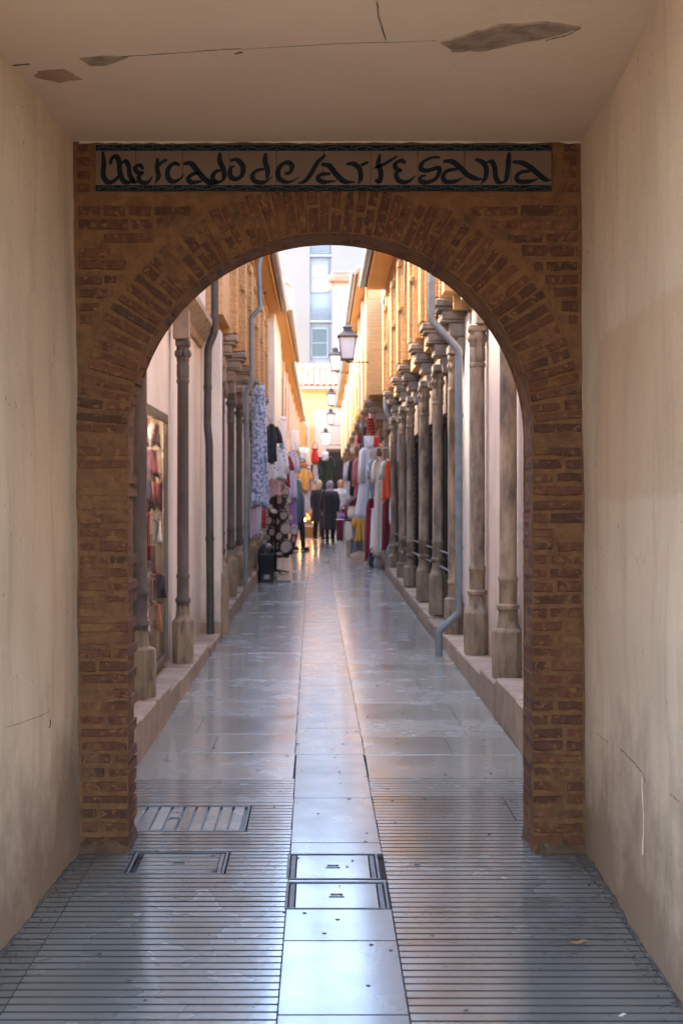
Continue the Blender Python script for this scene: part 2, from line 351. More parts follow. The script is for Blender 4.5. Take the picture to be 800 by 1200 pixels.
# side slabs, both sides of the channel
def side_rows(sgn):
    y = 1.9 if sgn < 0 else 1.7
    k = 0
    while y < 62:
        ribs = y < 7.7
        L = RIB*rnd.choice([8, 10, 12]) if ribs else rnd.choice([.5, .62, .75]) if y < 24 else (1.2 if y < 32 else 4.5)
        y1 = y+L; ym = (y+y1)/2
        inner = ccx(ym) + sgn*(.199 if ym < 8 else .206)
        outer = -1.045 if sgn < 0 else 1.185 if ym < 15 else 1.15
        if y < 6.6: outer = (-.965 if sgn < 0 else 1.10) 
        cuts = [inner, outer]
        if y > 6.6: cuts = [inner, inner + (outer-inner)*rnd.choice([1.0, 1.0, .56, .72]), outer]
        for a, c in zip(cuts[:-1], cuts[1:]):
            if abs(c-a) < .05: continue
            spans = [(y, y1)]
            x0, x1 = min(a, c), max(a, c)
            # leave the openings of the covers
            pieces = [(x0, x1, y, y1)]
            for cv in COV:
                if cv[0] != 'side' : continue
                q0, q1, r0, r1 = cv[1]-.002, cv[2]+.002, cv[3]-.002, cv[4]+.002; out = []
                for (u0, u1, v0, v1) in pieces:
                    if u1 <= q0 or u0 >= q1 or v1 <= r0 or v0 >= r1: out.append((u0, u1, v0, v1)); continue
                    if v0 < r0: out.append((u0, u1, v0, r0))
                    if v1 > r1: out.append((u0, u1, r1, v1))
                    if u0 < q0: out.append((u0, q0, max(v0, r0), min(v1, r1)))
                    if u1 > q1: out.append((q1, u1, max(v0, r0), min(v1, r1)))
                pieces = out
            for p in pieces:
                if (p[1]-p[0]) < .03 or (p[3]-p[2]) < .02: continue
                t = rnd.uniform(-.001, .001)
                groove(slab_mesh(p[0], p[1], p[2], p[3], ribs, m_slab, t), m_slab if ribs else m_slab2, ribs)
        if y < 6.6:   # narrow strip along the passage wall
            w = -1.30 if sgn < 0 else 1.30
            groove(slab_mesh(min(outer, w), max(outer, w), y, y1, True, m_slab, -.002), m_slab, True)
        y = y1; k += 1
side_rows(-1); side_rows(1)

# the inspection covers
def cover(x0, x1, y0, y1, style, label):
    zc = gz((y0+y1)/2)
    t = thing('manhole_cover', label, 'manhole cover', ((x0+x1)/2, (y0+y1)/2, zc), 0, 'inspection covers in the paving')
    t.rotation_euler = (math.atan(SL), 0, 0)
    w, d = (x1-x0)/2-.003, (y1-y0)/2-.002
    b = MB(); e = .012
    for q in ((-w, w, -d, -d+e), (-w, w, d-e, d), (-w, -w+e, -d+e, d-e), (w-e, w, -d+e, d-e)): b.box(q[0], q[1], q[2], q[3], -.02, .002, .001)
    b.build('frame', m_iron, t)
    iw, idp = w-e-.005, d-e-.004
    if style == 'flat':
        MB().box(-iw+.022, iw-.022, -idp, idp, -.02, -.0015, .003).build('lid', m_chan, t)
        MB().box(-iw, -iw+.018, -idp, idp, -.02, -.003).build('lid_edge', m_iron, t)
        MB().box(iw-.018, iw, -idp, idp, -.02, -.003).build('lid_edge', m_iron, t)
    elif style == 'ribs':
        b = MB(); n = 5; p = 2*idp/n
        for k in range(n): b.box(-iw+.02, iw-.02, -idp+k*p, -idp+k*p+p-.012, -.02, -.001, .002)
        b.box(-iw+.02, iw-.02, -idp, idp, -.02, -.010); b.build('lid', m_slab, t)
        MB().box(iw-.016, iw, -idp, idp, -.02, -.002).build('lid_edge', m_chan, t)
    else:
        n = 11; p = 2*iw/n
        MB().box(-iw, iw, -idp, idp, -.02, -.014).build('lid', m_iron, t)
        for k in range(n):
            MB().box(-iw+k*p, -iw+k*p+p-.010, -idp, idp, -.014, .000, .002).build('bar', m_slab2, t)
    # lifting socket
    b = MB(); s = .030
    for q in ((-s, s, -.020, -.014), (-s, s, .014, .020), (-s, -s+.006, -.014, .014), (s-.006, s, -.014, .014)): b.box(q[0], q[1], q[2], q[3], -.004, .0022)
    b.build('socket_rim', m_chan, t); MB().box(-s+.006, s-.006, -.014, .014, -.004, .0008).build('socket', m_joint, t)
    MB().box(-.012, .012, -.004, .004, .001, .0035).build('handle', m_iron, t)
cover(*COV[0][1:], 'flat steel-framed cover in the pale channel, farther of the two beyond the narrow strip')
cover(*COV[1][1:], 'wider flat cover in the pale channel, nearest the bare channel slabs, worn frame')
cover(*COV[2][1:], 'ribbed stone cover set in the ribbed paving beside the left pier foot')
cover(*COV[3][1:], 'cover with broad lengthwise bars just past the left brick pier')

# a dry leaf and little bits of litter
def leaf(px, py, w, rz, label, mt, nm='leaf', cat='leaf'):
    y = Yp(py); b = MB(); n = 9
    pts = [(-1,0),(-.55,.33),(-.2,.16),(.15,.42),(.5,.22),(1,.05),(.6,-.25),(.2,-.12),(-.1,-.40),(-.5,-.2)]
    top = [(x*w, yy*w, .006+.10*w*math.sin(3*x)+.05*w*yy) for x, yy in pts]
    b.add(top + [(x, yy, z-.002) for x, yy, z in top], [tuple(range(10)), tuple(range(10, 20))[::-1]] + [(i, (i+1) % 10, (i+1) % 10+10, i+10) for i in range(10)])
    o = b.build(nm, mt, None); o.location = (PX(px, y), y, gz(y)+.003); o.rotation_euler = (0, 0, rz); tag(o, label, cat)
m_leaf = M1('dry_leaf', (.30,.15,.06), .8, var=(.18,.09,.04), vscale=40)
leaf(680, 1107, .038, .1, 'crumpled brown dry leaf lying on the ribbed paving near the right wall', m_leaf)
m_paper = M1('paper_scrap', (.6,.58,.55), .9)
leaf(729, 1193, .015, .5, 'tiny white paper scrap at the foot of the right wall', m_paper, 'paper_scrap', 'litter')
leaf(389, 880, .012, .2, 'small dark twig on the pale channel slab beyond the arch', m_leaf, 'twig', 'litter')

b = MB()
for k in range(150):
    y = rnd.uniform(4.2, 13); x = rnd.uniform(-.92, 1.02); q = rnd.uniform(.003, .011)
    b.lathe([(q, 0), (q*.8, .0016), (q*.3, .002)], 7, (x, y, gz(y)+.0006), sx=rnd.uniform(.7, 1.4))
o = b.build('grit', M1('old_gum', (.05,.05,.05), .9), None); tag(o, 'dark spots of old gum and grit on the grey paving', 'grit', kind='stuff')
b = MB()
for side in (-1, 1):
    for k in range(150):
        y = rnd.uniform(3.6, 6.6); xw = (-1.046-.0306*(6.17-y)) if side < 0 else (1.150-.0263*(6.17-y)); d = abs(rnd.gauss(0, .045)); q = rnd.uniform(.002, .007)
        b.ball((xw-side*(d+.004), y, gz(y)+.001), (q, q*1.3, q*.45), 6, 4)
o = b.build('wall_foot_grit_shade', m_dirt_shade, None); tag(o, 'dark grit and contact shade along the feet of the passage walls', 'grit', kind='stuff')

# ------------------------------------------------------------------ covered passage: walls and ceiling
YA = 6.17; YB = 6.49
pas = thing('passage_building', 'cream plastered covered passage whose walls and ceiling frame the brick arch', 'building')
def wl(side, y, z):     # inner face of the passage walls, leaning and rotated as measured
    if side < 0:
        x = -1.046-.0306*(YA-y); x -= .028*(z/3.1)
    else:
        x = 1.150-.0263*(YA-y); x -= .020*(z/3.1)
    n_ = noise.noise(Vector((side*5, y*1.3, z*1.1)))*.014 + noise.noise(Vector((side*9, y*3, z*3)))*.007 + noise.noise(Vector((side*3, y*9, z*9)))*.002
    return x + n_*(-side)
YS = 2.35
def ceilz(x, y):
    z = 3.178 + max(0, x)*(.02*max(0, 5.35-y)) + .012*max(0, 5.35-y) + .004*noise.noise(Vector((x*2, y*2, 3)))
    return z
for side in (-1, 1):
    b = MB(); nu, nv = 90, 40
    nu, nv = 150, 110; b.grid(lambda u, v: (wl(side, YS+(YB+.6-YS)*u, v*3.26-.05), YS+(YB+.6-YS)*u, v*3.26-.05), nu, nv)
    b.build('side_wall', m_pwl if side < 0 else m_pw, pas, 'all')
    xo = side*1.75; xi = side*1.30
    MB().box(xi, xo, YS, YB-.02, -.2, 6.2).build('wall_core', m_white_wall, pas)
b = MB(); b.grid(lambda u, v: (-1.5+3.1*u, YS+(YB-.1-YS)*v, ceilz(-1.5+3.1*u, YS+(YB-.1-YS)*v)), 40, 60); b.build('ceiling', m_ceil, pas, 'all')
MB().box(-1.75, 1.75, YS, YB-.02, 3.34, 6.2).build('unseen_upper_block', m_white_wall, pas)  # unseen mass over the passage, added to block sun and sky
# bare patch, cracks and stains on the ceiling
def cpt(px, py, dz=-.003):
    y = (3.178-1.6)*F/(592.0-py)
    for _ in range(6):
        x = PX(px, y); y = (ceilz(x, y)-1.6)*F/(592.0-py)
    return (PX(px, y), y, ceilz(PX(px, y), y)+dz)
def patch(name, pts, mt, parent, d=.0035, grow=.004):
    low = [cpt(px, py, -d) for px, py in pts]; cx = sum(p[0] for p in low)/len(low); cy_ = sum(p[1] for p in low)/len(low)
    hi = [(p[0]+(p[0]-cx)*grow*3, p[1]+(p[1]-cy_)*grow*3, p[2]+d+.01) for p in low]
    b = MB(); n = len(low); b.add(low+hi, [tuple(range(n))] + [(i, (i+1) % n, (i+1) % n+n, i+n) for i in range(n)]); return b.build(name, mt, parent)
def jag(pts, k=4, a=1.2):
    out = []
    for i in range(len(pts)):
        p, q = pts[i], pts[(i+1) % len(pts)]
        for j in range(k):
            t = j/k; out.append((p[0]+(q[0]-p[0])*t + rnd.uniform(-a, a), p[1]+(q[1]-p[1])*t + rnd.uniform(-a*.5, a*.5)))
    return out
patch('bare_patch', jag([(517,47),(550,38),(585,28),(640,25),(678,30),(650,40),(600,50),(570,57),(530,58)], 4, 1.4), m_scar, pas, .0075)
patch('bare_patch', jag([(93,67),(130,64),(150,66),(125,75),(105,76)], 3, .8), m_scar, pas, .004)
m_stain = M1('damp_stain', (.43,.28,.18), .9, var=(.33,.21,.13), vscale=9, vmix=.8, coords='World')
patch('damp_stain', jag([(45,82),(75,80),(97,92),(70,96),(40,90)], 3, 1.5), m_stain, pas, .0015)
def crack(pts, w=.0022, nm='crack'):
    P = []
    for i in range(len(pts)-1):
        for j in range(5):
            t = j/5; P.append((pts[i][0]+(pts[i+1][0]-pts[i][0])*t+rnd.uniform(-.6, .6), pts[i][1]+(pts[i+1][1]-pts[i][1])*t+rnd.uniform(-.4, .4)))
    P.append(pts[-1]); b = MB(); W = [Vector(cpt(px, py, -.0006)) for px, py in P]; 
    b.tube(W, [w*rnd.uniform(.4, 1.1) for _ in W], 5); b.build(nm, m_crack, pas)
crack([(12,76),(35,74)], .004); crack([(93,69),(150,65),(250,58),(283,56)], .002); crack([(275,62),(284,60)], .004)
crack([(441,0),(444,20),(452,46)], .0022); crack([(640,46),(665,40),(680,32)], .0025); crack([(283,57),(400,50),(512,47)], .0009)
# cracks and chips on the right wall
def wpt(side, py, px, off=-.0008):
    y = 5.0
    for _ in range(12):
        z = PZ(py, y); x = wl(side, y, z); y = x*F/(px-376.0)
    return (x-side*(-off), y, PZ(py, y))
def wcrack(side, pts, w, mt):
    b = MB(); P = []
    for i in range(len(pts)-1):
        for j in range(6):
            t = j/6; P.append((pts[i][0]+(pts[i+1][0]-pts[i][0])*t+rnd.uniform(-.5, .5), pts[i][1]+(pts[i+1][1]-pts[i][1])*t+rnd.uniform(-.8, .8)))
    b.tube([wpt(side, py, px) for px, py in P], [w*rnd.uniform(.4, 1.1) for _ in P], 5); b.build('crack', mt, pas)
m_filler = M1('pale_filler', (.78,.60,.43), .9)
wcrack(1, [(727,878),(742,893),(752,905),(757,920)], .0016, m_crack); wcrack(1, [(752,905),(754,960),(753,1010)], .0022, m_filler)
wcrack(1, [(785,930),(798,942)], .0014, m_crack); wcrack(-1, [(8,853),(40,842),(62,832)], .0010, m_crack)
wcrack(-1, [(59,843),(58,855)], .004, m_crack); wcrack(1, [(700,860),(715,873)], .001, m_crack)
# rough plaster lips and grime doubling as contact shade where the walls meet the arch, the ceiling and the paving
def lip(path, r, mt, nm):
    b = MB(); P = []
    for i in range(len(path)-1):
        p, q = Vector(path[i]), Vector(path[i+1]); n = max(2, int((q-p).length/.035))
        for j in range(n): P.append(p.lerp(q, j/n) + Vector((rnd.uniform(-1,1), rnd.uniform(-1,1), rnd.uniform(-1,1)))*r*.35)
    P.append(Vector(path[-1])); b.tube(P, [r*rnd.uniform(.45, 1.25) for _ in P], 6); b.build(nm, mt, pas, 'all')
for s in (-1, 1):
    lip([(wl(s, y*.5, .01), y*.5, gz(y*.5)-.003) for y in range(3, 13)], .011, m_dirt_shade, 'wall_foot_dirt_shade')
lip([(-1.05+.2*i, YA-.002, 3.178) for i in range(12)], .007, m_ceil, 'plaster_lip')

# ------------------------------------------------------------------ the brick arch
arch = thing('brick_arch', 'round archway of thin dark red bricks in thick ochre mortar', 'archway')
FC, FR = (PX(387, YA), PZ(509, YA)), 237/F*YA
BC, BR = (PX(385, YB), PZ(515, YB)), 228/F*YB
ZG = gz(YA)-.03
def outline(front, n_arc=150, n_pier=80):
    C, Rr = (FC, FR) if front else (BC, BR); P = []
    for i in range(n_pier): P.append((C[0]-Rr, ZG+(C[1]-ZG)*i/n_pier))
    for i in range(n_arc+1): a = PI-PI*i/n_arc; P.append((C[0]+Rr*math.cos(a), C[1]+Rr*math.sin(a)))
    for i in range(n_pier-1, -1, -1): P.append((C[0]+Rr, ZG+(C[1]-ZG)*i/n_pier))
    return P
FO, BO = outline(True), outline(False)
XL, XR, ZT = -1.16, 1.24, 3.22
def outer(p):
    x, z = p; cx, cz = FC
    if z <= cz+1e-6: return (XL if x < cx else XR, z)
    dx, dz = x-cx, z-cz; t = 1e9
    if dx < -1e-6: t = min(t, (XL-cx)/dx)
    if dx > 1e-6: t = min(t, (XR-cx)/dx)
    if dz > 1e-6: t = min(t, (ZT-cz)/dz)
    return (cx+dx*t, cz+dz*t)
def nd(x, z, s=1.0):
    return s*(.006*noise.noise(Vector((x*3, z*3, 1))) + .006*noise.noise(Vector((x*11, z*13, 5))) + .005*noise.noise(Vector((x*30, z*40, 8))))
b = MB(); n = len(FO)-1; K = 36
def ff(u, v):
    i = round(u*n); p = FO[i]; q = outer(p); x = p[0]+(q[0]-p[0])*v; z = p[1]+(q[1]-p[1])*v
    return (x, YA+.004+nd(x, z), z)
b.grid(ff, n, K)
def rv(u, v):
    i = round(u*n); p = FO[i]; q = BO[i]; x = p[0]+(q[0]-p[0])*v; z = p[1]+(q[1]-p[1])*v
    k = nd(z, v*.3+x, 1.0) if v > 0 else 0
    dx = x-FC[0]; dz = max(0, z-FC[1]); L = math.hypot(dx, dz) or 1
    ex = .004+k; return (x+dx/L*ex, (YA+.004+nd(*p)) if v == 0 else YA+(YB-YA)*v, z+dz/L*ex)
b.grid(rv, n, 8)
def bk(u, v):
    i = round(u*n); p = BO[i]; q = outer(p); return (p[0]+(q[0]-p[0])*v, YB, p[1]+(q[1]-p[1])*v)
b.grid(bk, n, 3)
b.build('mortar_wall', m_mortar, arch, 'all')
# bricks: jittered outline blocks, twelve shapes shared by all
def brick_mesh(seed, depth=1.0):
    r = random.Random(seed); out = []
    for (x, z) in ((-.5,-.5),(-.15,-.5),(.2,-.5),(.5,-.5),(.5,0),(.5,.5),(.18,.5),(-.2,.5),(-.5,.5),(-.5,0)):
        out.append((x*(1-abs(r.gauss(0, .03)))+(0 if abs(x) == .5 else r.uniform(-.06, .06)), z*(1-abs(r.gauss(0, .13)))))
    n = len(out)
    A = [(x*.955, r.uniform(-.0006, .0006), z*.80) for x, z in out]; B_ = [(x, .04, z) for x, z in out]; C_ = [(x, depth, z) for x, z in out]
    b = MB(); b.add(A+B_+C_, [tuple(range(n))] + [(i, i+n, (i+1) % n+n, (i+1) % n) for i in range(n)] + [(i+n, i+2*n, (i+1) % n+2*n, (i+1) % n+n) for i in range(n)])
    return b.mesh('brick', m_brick)
BM = [brick_mesh(s) for s in range(12)]
bricks = []
def brick(x, z, w, h, rot=0.0, depth=.10, proud=None):
    pr = rnd.uniform(.000, .006) if proud is None else proud
    if rnd.random() < .10: pr -= .004
    o = link('brick', rnd.choice(BM), arch, (x, YA-pr+nd(x, z)*.5, z), (0, -rot + rnd.gauss(0, .012), 0), (w, depth, h*rnd.uniform(.85, 1.12)))
    bricks.append((w*h, o)); return o
PIT = .0585
# piers
z = gz(YA)+.05; k = 0
while z < FC[1]-.02:
    for side in (-1, 1):
        xi = FC[0]+side*FR; xo = wl(side, YA, z); w = abs(xo-xi)-.006
        mode = (k + (side > 0)*2 + rnd.choice([0, 0, 1])) % 4
        if mode == 0: parts = [(0, 1)]
        elif mode == 1: parts = [(0, .42), (.50, 1)]
        elif mode == 2: parts = [(0, .60), (.67, 1)]
        else: parts = [(.0, .30), (.36, 1)]
        if rnd.random() < .10: parts = parts[:1]
        for a, c in parts:
            x0 = xi+side*(a*w); x1 = xi+side*(c*w-.004)
            inner = a == 0
            if inner: x0 = xi+side*.001
            brick((x0+x1)/2, z+rnd.uniform(-.003, .003), abs(x1-x0), .043, 0, (YB-YA)*.98 if inner and rnd.random() < .5 else .11)
        # bricks showing along the reveal that faces the camera's side
        if side > 0:
            for q in range(2):
                yc = YA+.17+q*.10
                if rnd.random() < .3: continue
                xr = FO[-1][0]+(BO[-1][0]-FO[-1][0])*((yc-YA)/(YB-YA))
                o = link('brick', rnd.choice(BM), arch, (xr+.0045, yc, z), (0, 0, -PI/2), (.086, .05, .037)); bricks.append((.0005, o))
    z += PIT*rnd.uniform(.95, 1.05); k += 1
# voussoirs
NV = 62
for i in range(NV):
    a = PI*(i+.5)/NV + rnd.gauss(0, .004)
    L = .205*(1.0+.12*abs(math.cos(a))) * rnd.uniform(.92, 1.05)
    a2 = a; wv = PI*(FR+.03)/NV*.80
    split = rnd.random() < .45
    segs = [(0, .56), (.63, 1)] if split and rnd.random() < .5 else [(0, .40), (.48, 1)] if split else [(0, 1)]
    for s0, s1 in segs:
        r0 = FR+.004+L*s0; r1 = FR+.004+L*s1-.004; rm = (r0+r1)/2
        deep = s0 == 0
        wid = wv*(1+(rm-FR)*.8)
        brick(FC[0]+rm*math.cos(a), FC[1]+rm*math.sin(a), r1-r0, wid, a2, .27 if deep and rnd.random() < .6 else .1)
# spandrels, horizontal courses outside the ring
z = FC[1]+.03; k = 0
while z < PZ(238, YA):
    for side in (-1, 1):
        Ro = FR+.265; dz = z-FC[1]
        xe = FC[0]+side*(math.sqrt(max(0, Ro*Ro-dz*dz)) if dz < Ro else .30)
        if dz > Ro-.03: xe = FC[0]+side*.46
        xo = wl(side, YA, z)-side*.012
        w = (xo-xe)*side
        if w > .05:
            x = 0
            while x < w-.04:
                L = min(w-x, rnd.choice([.11, .15, .23, .26]))
                if w-x-L < .05: L = w-x
                if rnd.random() > .10: brick(xo-side*(x+L/2), z+rnd.uniform(-.004, .004), L-.014, .043)
                x += L
    z += PIT*rnd.uniform(.97, 1.04); k += 1
# bricks beside the tile sign
for side in (-1, 1):
    for q in range(4):
        zz = PZ(232, YA)+.045+q*.058
        xo = wl(side, YA, zz)-side*.015; brick(xo-side*.03, zz, .055, .036)
# crumbling cement feet of the piers
for side in (-1, 1):
    xi = FC[0]+side*FR; xo = side*(1.10 if side < 0 else 1.19)
    b = MB(); N = 26
    def foot(u, v):
        # wrap: from the wall corner round the inner corner to the back
        path = [(xo, YA-.002), (xi+side*.03, YA-.002), (xi+side*.004, YA+.02), (xi+side*.002, YB-.03), (xi+side*.03, YB+.008)]
        seg = u*4; i = min(3, int(seg)); t = seg-i
        x = path[i][0]+(path[i+1][0]-path[i][0])*t; y = path[i][1]+(path[i+1][1]-path[i][1])*t
        z = gz(y)-.01+v*(.075+.05*noise.noise(Vector((u*6, side, 2))))
        k = (1-v)**.6*.010 - v**2*.016 + .009*noise.noise(Vector((x*16, y*16, z*16))) + .006*noise.noise(Vector((x*40, y*40, z*40)))
        if i == 0: y -= k
        elif i == 1: y -= k*.7; x -= side*k*.7
        else: x -= side*k
        return (x, y, z)
    b.grid(foot, 48, 10); b.build('pier_foot', m_foot, arch, 'all')

# ------------------------------------------------------------------ the painted tile sign
m_tile = M1('sign_tile_glaze', (.16,.088,.048), .6, var=(.13,.07,.038), vscale=5, vmix=.7, bump=.15, bscale=20, coords='World')
m_ink = M1('sign_black_paint', (.006,.008,.012), .7, spec=.15, var=(.012,.017,.02), vscale=20, coords='World')
m_teal = M1('sign_border_teal', (.03,.055,.045), .6, spec=.2, var=(.06,.065,.05), vscale=30, coords='World')
sign = thing('tile_sign', 'long painted tile sign with black lettering set above the brick arch', 'sign')
sx0, sx1, sz0, sz1 = PX(112, YA), PX(646, YA), PZ(224, YA), PZ(169.5, YA)
tw = 55/F*YA; x = PX(49, YA); YT = YA-.010
while x < sx1-.01:
    a, c = max(x, sx0), min(x+tw, sx1); tl = rnd.uniform(-.0008, .0008)
    if c-a > .02: MB().box(a+.0008, c-.0008, YT+tl*.0, YA+.03, sz0, sz1, .0012).build('tile', m_tile, sign)
    x += tw
YI = YT-.0012
def ribbon(b, pts, w, taper=(.35,.35), n=7):
    P = [Vector((p[0], p[1])) for p in pts]; S = []
    Q = [P[0]*2-P[1]] + P + [P[-1]*2-P[-2]]
    for i in range(1, len(Q)-2):
        for j in range(n):
            t = j/n; p0, p1, p2, p3 = Q[i-1], Q[i], Q[i+1], Q[i+2]
            S.append(.5*((2*p1)+(p2-p0)*t+(2*p0-5*p1+4*p2-p3)*t*t+(3*p1-p0-3*p2+p3)*t**3))
    S.append(P[-1]); N = len(S); Lp = []; Rp = []
    for i, p in enumerate(S):
        d = (S[min(i+1, N-1)]-S[max(i-1, 0)]).normalized(); nn = Vector((-d.y, d.x)); u = i/(N-1)
        pen = .72+.38*abs(d.dot(Vector((.55, -.83))))
        k = w*.56*pen*min(1, taper[0]+(1-taper[0])*min(1, u/.22))*min(1, taper[1]+(1-taper[1])*min(1, (1-u)/.22))
        Lp.append(p+nn*k); Rp.append(p-nn*k)
    vs = [(p.x, YI-.0006, p.y) for p in Lp+Rp]; vb = [(p.x, YT+.0006, p.y) for p in Lp+Rp]
    b.add(vs+vb, [(i, i+1, N+i+1, N+i) for i in range(N-1)] + [(i, i+1, 2*N+i+1, 2*N+i) for i in range(N-1)] + [(N+i, N+i+1, 3*N+i+1, 3*N+i) for i in range(N-1)] + [(0, N, 3*N, 2*N), (N-1, 2*N-1, 4*N-1, 3*N-1)])
def glyph(ox, sc, strokes):
    b = MB()
    for w, tp, pts in strokes:
        ribbon(b, [(PX(ox+px/sc, YT), PZ(160+py/sc, YT)) for px, py in pts], w/sc/F*YT, tp)
    b.build('lettering', m_ink, sign)
T = (.5,.5); TE = (.6,.12); TS = (.15,.7); S1 = 5.714; S2 = 6.667
glyph(100, S1, [(30,T,[(116,98),(124,180),(119,255),(150,303),(195,292),(232,250)]), (30,T,[(165,185),(178,143),(207,132),(226,170),(232,240),(258,298),(300,303),(335,290)]), (28,T,[(240,180),(265,162),(288,190),(298,255),(325,300),(350,300)])])
glyph(100, S1, [(27,T,[(388,218),(365,190),(332,206),(350,236),(392,238)]), (27,TE,[(392,238),(360,262),(368,300),(415,305),(452,262)])])
glyph(100, S1, [(27,TE,[(484,143),(480,215),(490,262),(466,314)]), (24,T,[(488,195),(515,168),(548,152)])])
glyph(100, S1, [(29,TE,[(632,188),(592,178),(556,212),(550,262),(578,298),(620,290),(664,252)])])
glyph(220, S1, [(32,TE,[(-30,180),(20,178),(62,225),(105,275),(160,313),(205,300)]), (28,T,[(85,240),(30,250),(2,282),(28,305),(95,296)])])
glyph(220, S1, [(30,T,[(216,105),(214,160),(238,215),(243,262),(232,295)]), (29,T,[(228,222),(185,235),(165,275),(190,304),(236,292)])])
glyph(220, S1, [(30,T,[(282,160),(325,152),(368,195),(362,255),(322,283),(285,262),(287,210),(312,195)])])
glyph(220, S1, [(30,T,[(522,108),(518,165),(534,225),(530,280)]), (28,TE,[(512,214),(458,228),(432,262),(452,298),(510,303),(570,264)])])
glyph(220, S1, [(30,TE,[(648,245),(682,240),(697,196),(668,172),(622,192),(602,240),(618,285),(678,303),(750,268)])])
glyph(340, S1, [(30,TS,[(48,312),(100,295),(142,240),(182,172),(234,120)]), (31,TE,[(208,182),(262,195),(305,248),(362,298),(438,303)]), (28,TE,[(268,247),(205,252),(186,280),(222,302),(315,293)])])
glyph(340, S1, [(29,TE,[(375,182),(428,182),(465,220),(470,278),(452,322)]), (24,T,[(470,192),(524,168)])])
glyph(340, S1, [(30,T,[(600,116),(590,180),(606,240),(598,298),(568,288)]), (22,TS,[(556,212),(632,180),(716,128)])])
glyph(450, S2, [(32,T,[(168,205),(132,184),(88,210),(92,245),(138,262)]), (32,TE,[(138,262),(96,282),(105,330),(152,355),(200,342),(248,300)])])
glyph(450, S2, [(33,T,[(436,160),(370,162),(302,200),(288,248),(335,264),(418,242),(430,272),(398,330),(330,356),(284,344),(288,312),(326,300)])])
glyph(450, S2, [(36,TE,[(460,192),(528,192),(588,235),(650,295),(712,325),(788,334)]), (34,TE,[(575,250),(492,266),(460,310),(482,350),(560,346),(622,314)])])
glyph(450, S2, [(33,TE,[(712,175),(768,198),(797,250),(790,320),(752,374)])])
glyph(540, S2, [(33,T,[(198,202),(236,192),(262,235),(270,310),(292,352),(330,358)])])
glyph(540, S2, [(33,T,[(376,122),(370,180),(365,255),(352,330),(326,360)])])
glyph(540, S2, [(36,TE,[(402,196),(470,200),(540,236),(602,290),(662,334),(706,336)]), (34,TE,[(545,265),(470,276),(434,312),(455,347),(540,347),(620,320)])])
# borders with a running leaf scroll
for zc_, up in ((PZ(173.5, YA), 1), (PZ(220.5, YA), -1)):
    MB().box(sx0+.002, sx1-.002, YT-.0008, YT+.001, zc_-.0125, zc_+.0125).build('border', m_ink, sign)
    b = MB(); n = 110
    ribbon(b, [(sx0+.01+(sx1-sx0-.02)*i/n, zc_+.006*math.sin(i*.9)) for i in range(n+1)], .0032, (1, 1), 2)
    for i in range(92):
        xx = sx0+.012+(sx1-sx0-.024)*i/91; s = 1 if i % 2 else -1; a = rnd.uniform(.4, 1.1)
        ribbon(b, [(xx, zc_+s*.001), (xx+.004*a, zc_+s*.006), (xx+.009*a, zc_+s*(.009))], .0042, (.5, .1), 3)
    b.v = [(x, y-.0010, z) for x, y, z in b.v]; b.build('border_scroll', m_teal, sign)
m_grout = M1('sign_grout', (.30,.15,.07), .9, coords='World')

# ------------------------------------------------------------------ alley buildings
def plinth(parent, side, x_face, x_wall, y0, y1, top, L=.8):
    """kerb-like stone plinth, stone by stone; top: function of y"""
    y = y0
    while y < y1-.05:
        l = min(L*rnd.uniform(.85, 1.2), y1-y)
        if y1-y-l < .25: l = y1-y
        zt = top(y+l/2)+rnd.uniform(-.006, .006); xf = x_face+side*rnd.uniform(-.008, .010)
        MB().box(xf, x_wall, y+.004, y+l-.004, gz(y)-.1, zt, .012).build('plinth_block', m_kerb, parent); y += l
def column(parent, x, y, zb, zbt, zt, r, mt, rb, seg=8):
    """octagonal base, sloped shoulder, shaft with ring mouldings and a carved capital"""
    c = bpy.data.objects.new('column', None); col.objects.link(c); c.parent = parent; c.location = (x, y, 0)
    b = MB(); b.lathe([(rb*.98, zb), (rb, zb+.03), (rb, zbt-.014), (rb*.96, zbt), (r*1.4, zbt+.018), (r*1.22, zbt+.06), (r*1.15, zbt+.12)], 8, a0=PI/8)
    b.build('base', m_base, c, True)
    h = zt-zbt
    b = MB(); b.lathe([(r*1.1, zbt+.09), (r*1.12, zbt+.14), (r*1.3, zbt+.15), (r*1.3, zbt+.175), (r*1.05, zbt+.19), (r*1.05, zbt+.34), (r*1.15, zbt+.35), (r*1.15, zbt+.37), (r, zbt+.385), (r*.96, zt-.36), (r*1.1, zt-.35), (r*1.1, zt-.325), (r*.96, zt-.315)], 12)
    b.build('shaft', mt, c, True)
    b = MB(); b.lathe([(r*.98, zt-.32), (r*1.12, zt-.30), (r*1.12, zt-.20), (r*1.02, zt-.19), (r*1.15, zt-.17), (r*1.15, zt-.06)], 8, a0=PI/8)
    b.box(-r*1.2, r*1.2, -r*1.2, r*1.2, zt-.06, zt, .01)
    for k in range(8):
        a = PI/8+k*PI/4; b.ball((r*1.05*math.cos(a), r*1.05*math.sin(a), zt-.115), (.022, .022, .035), 6, 4)
    b.build('capital', mt, c, True); return c
def corbel(parent, side, xw, xf, y, zt, w, mt):
    """stepped stone corbel carrying the upper wall; zt: top"""
    p = abs(xf-xw); b = MB()
    for (q, z0, z1, ww) in ((1.06, -.07, 0, 1.15), (.98, -.11, -.073, 1.05), (.84, -.20, -.113, 1.0), (.86, -.225, -.203, 1.02), (.60, -.36, -.228, .95), (.30, -.55, -.363, .9)):
        b.box(xw, xw-side*p*q, y-w/2*ww, y+w/2*ww, zt+z0, zt+z1, .012)
    return b.build('corbel', mt, parent)
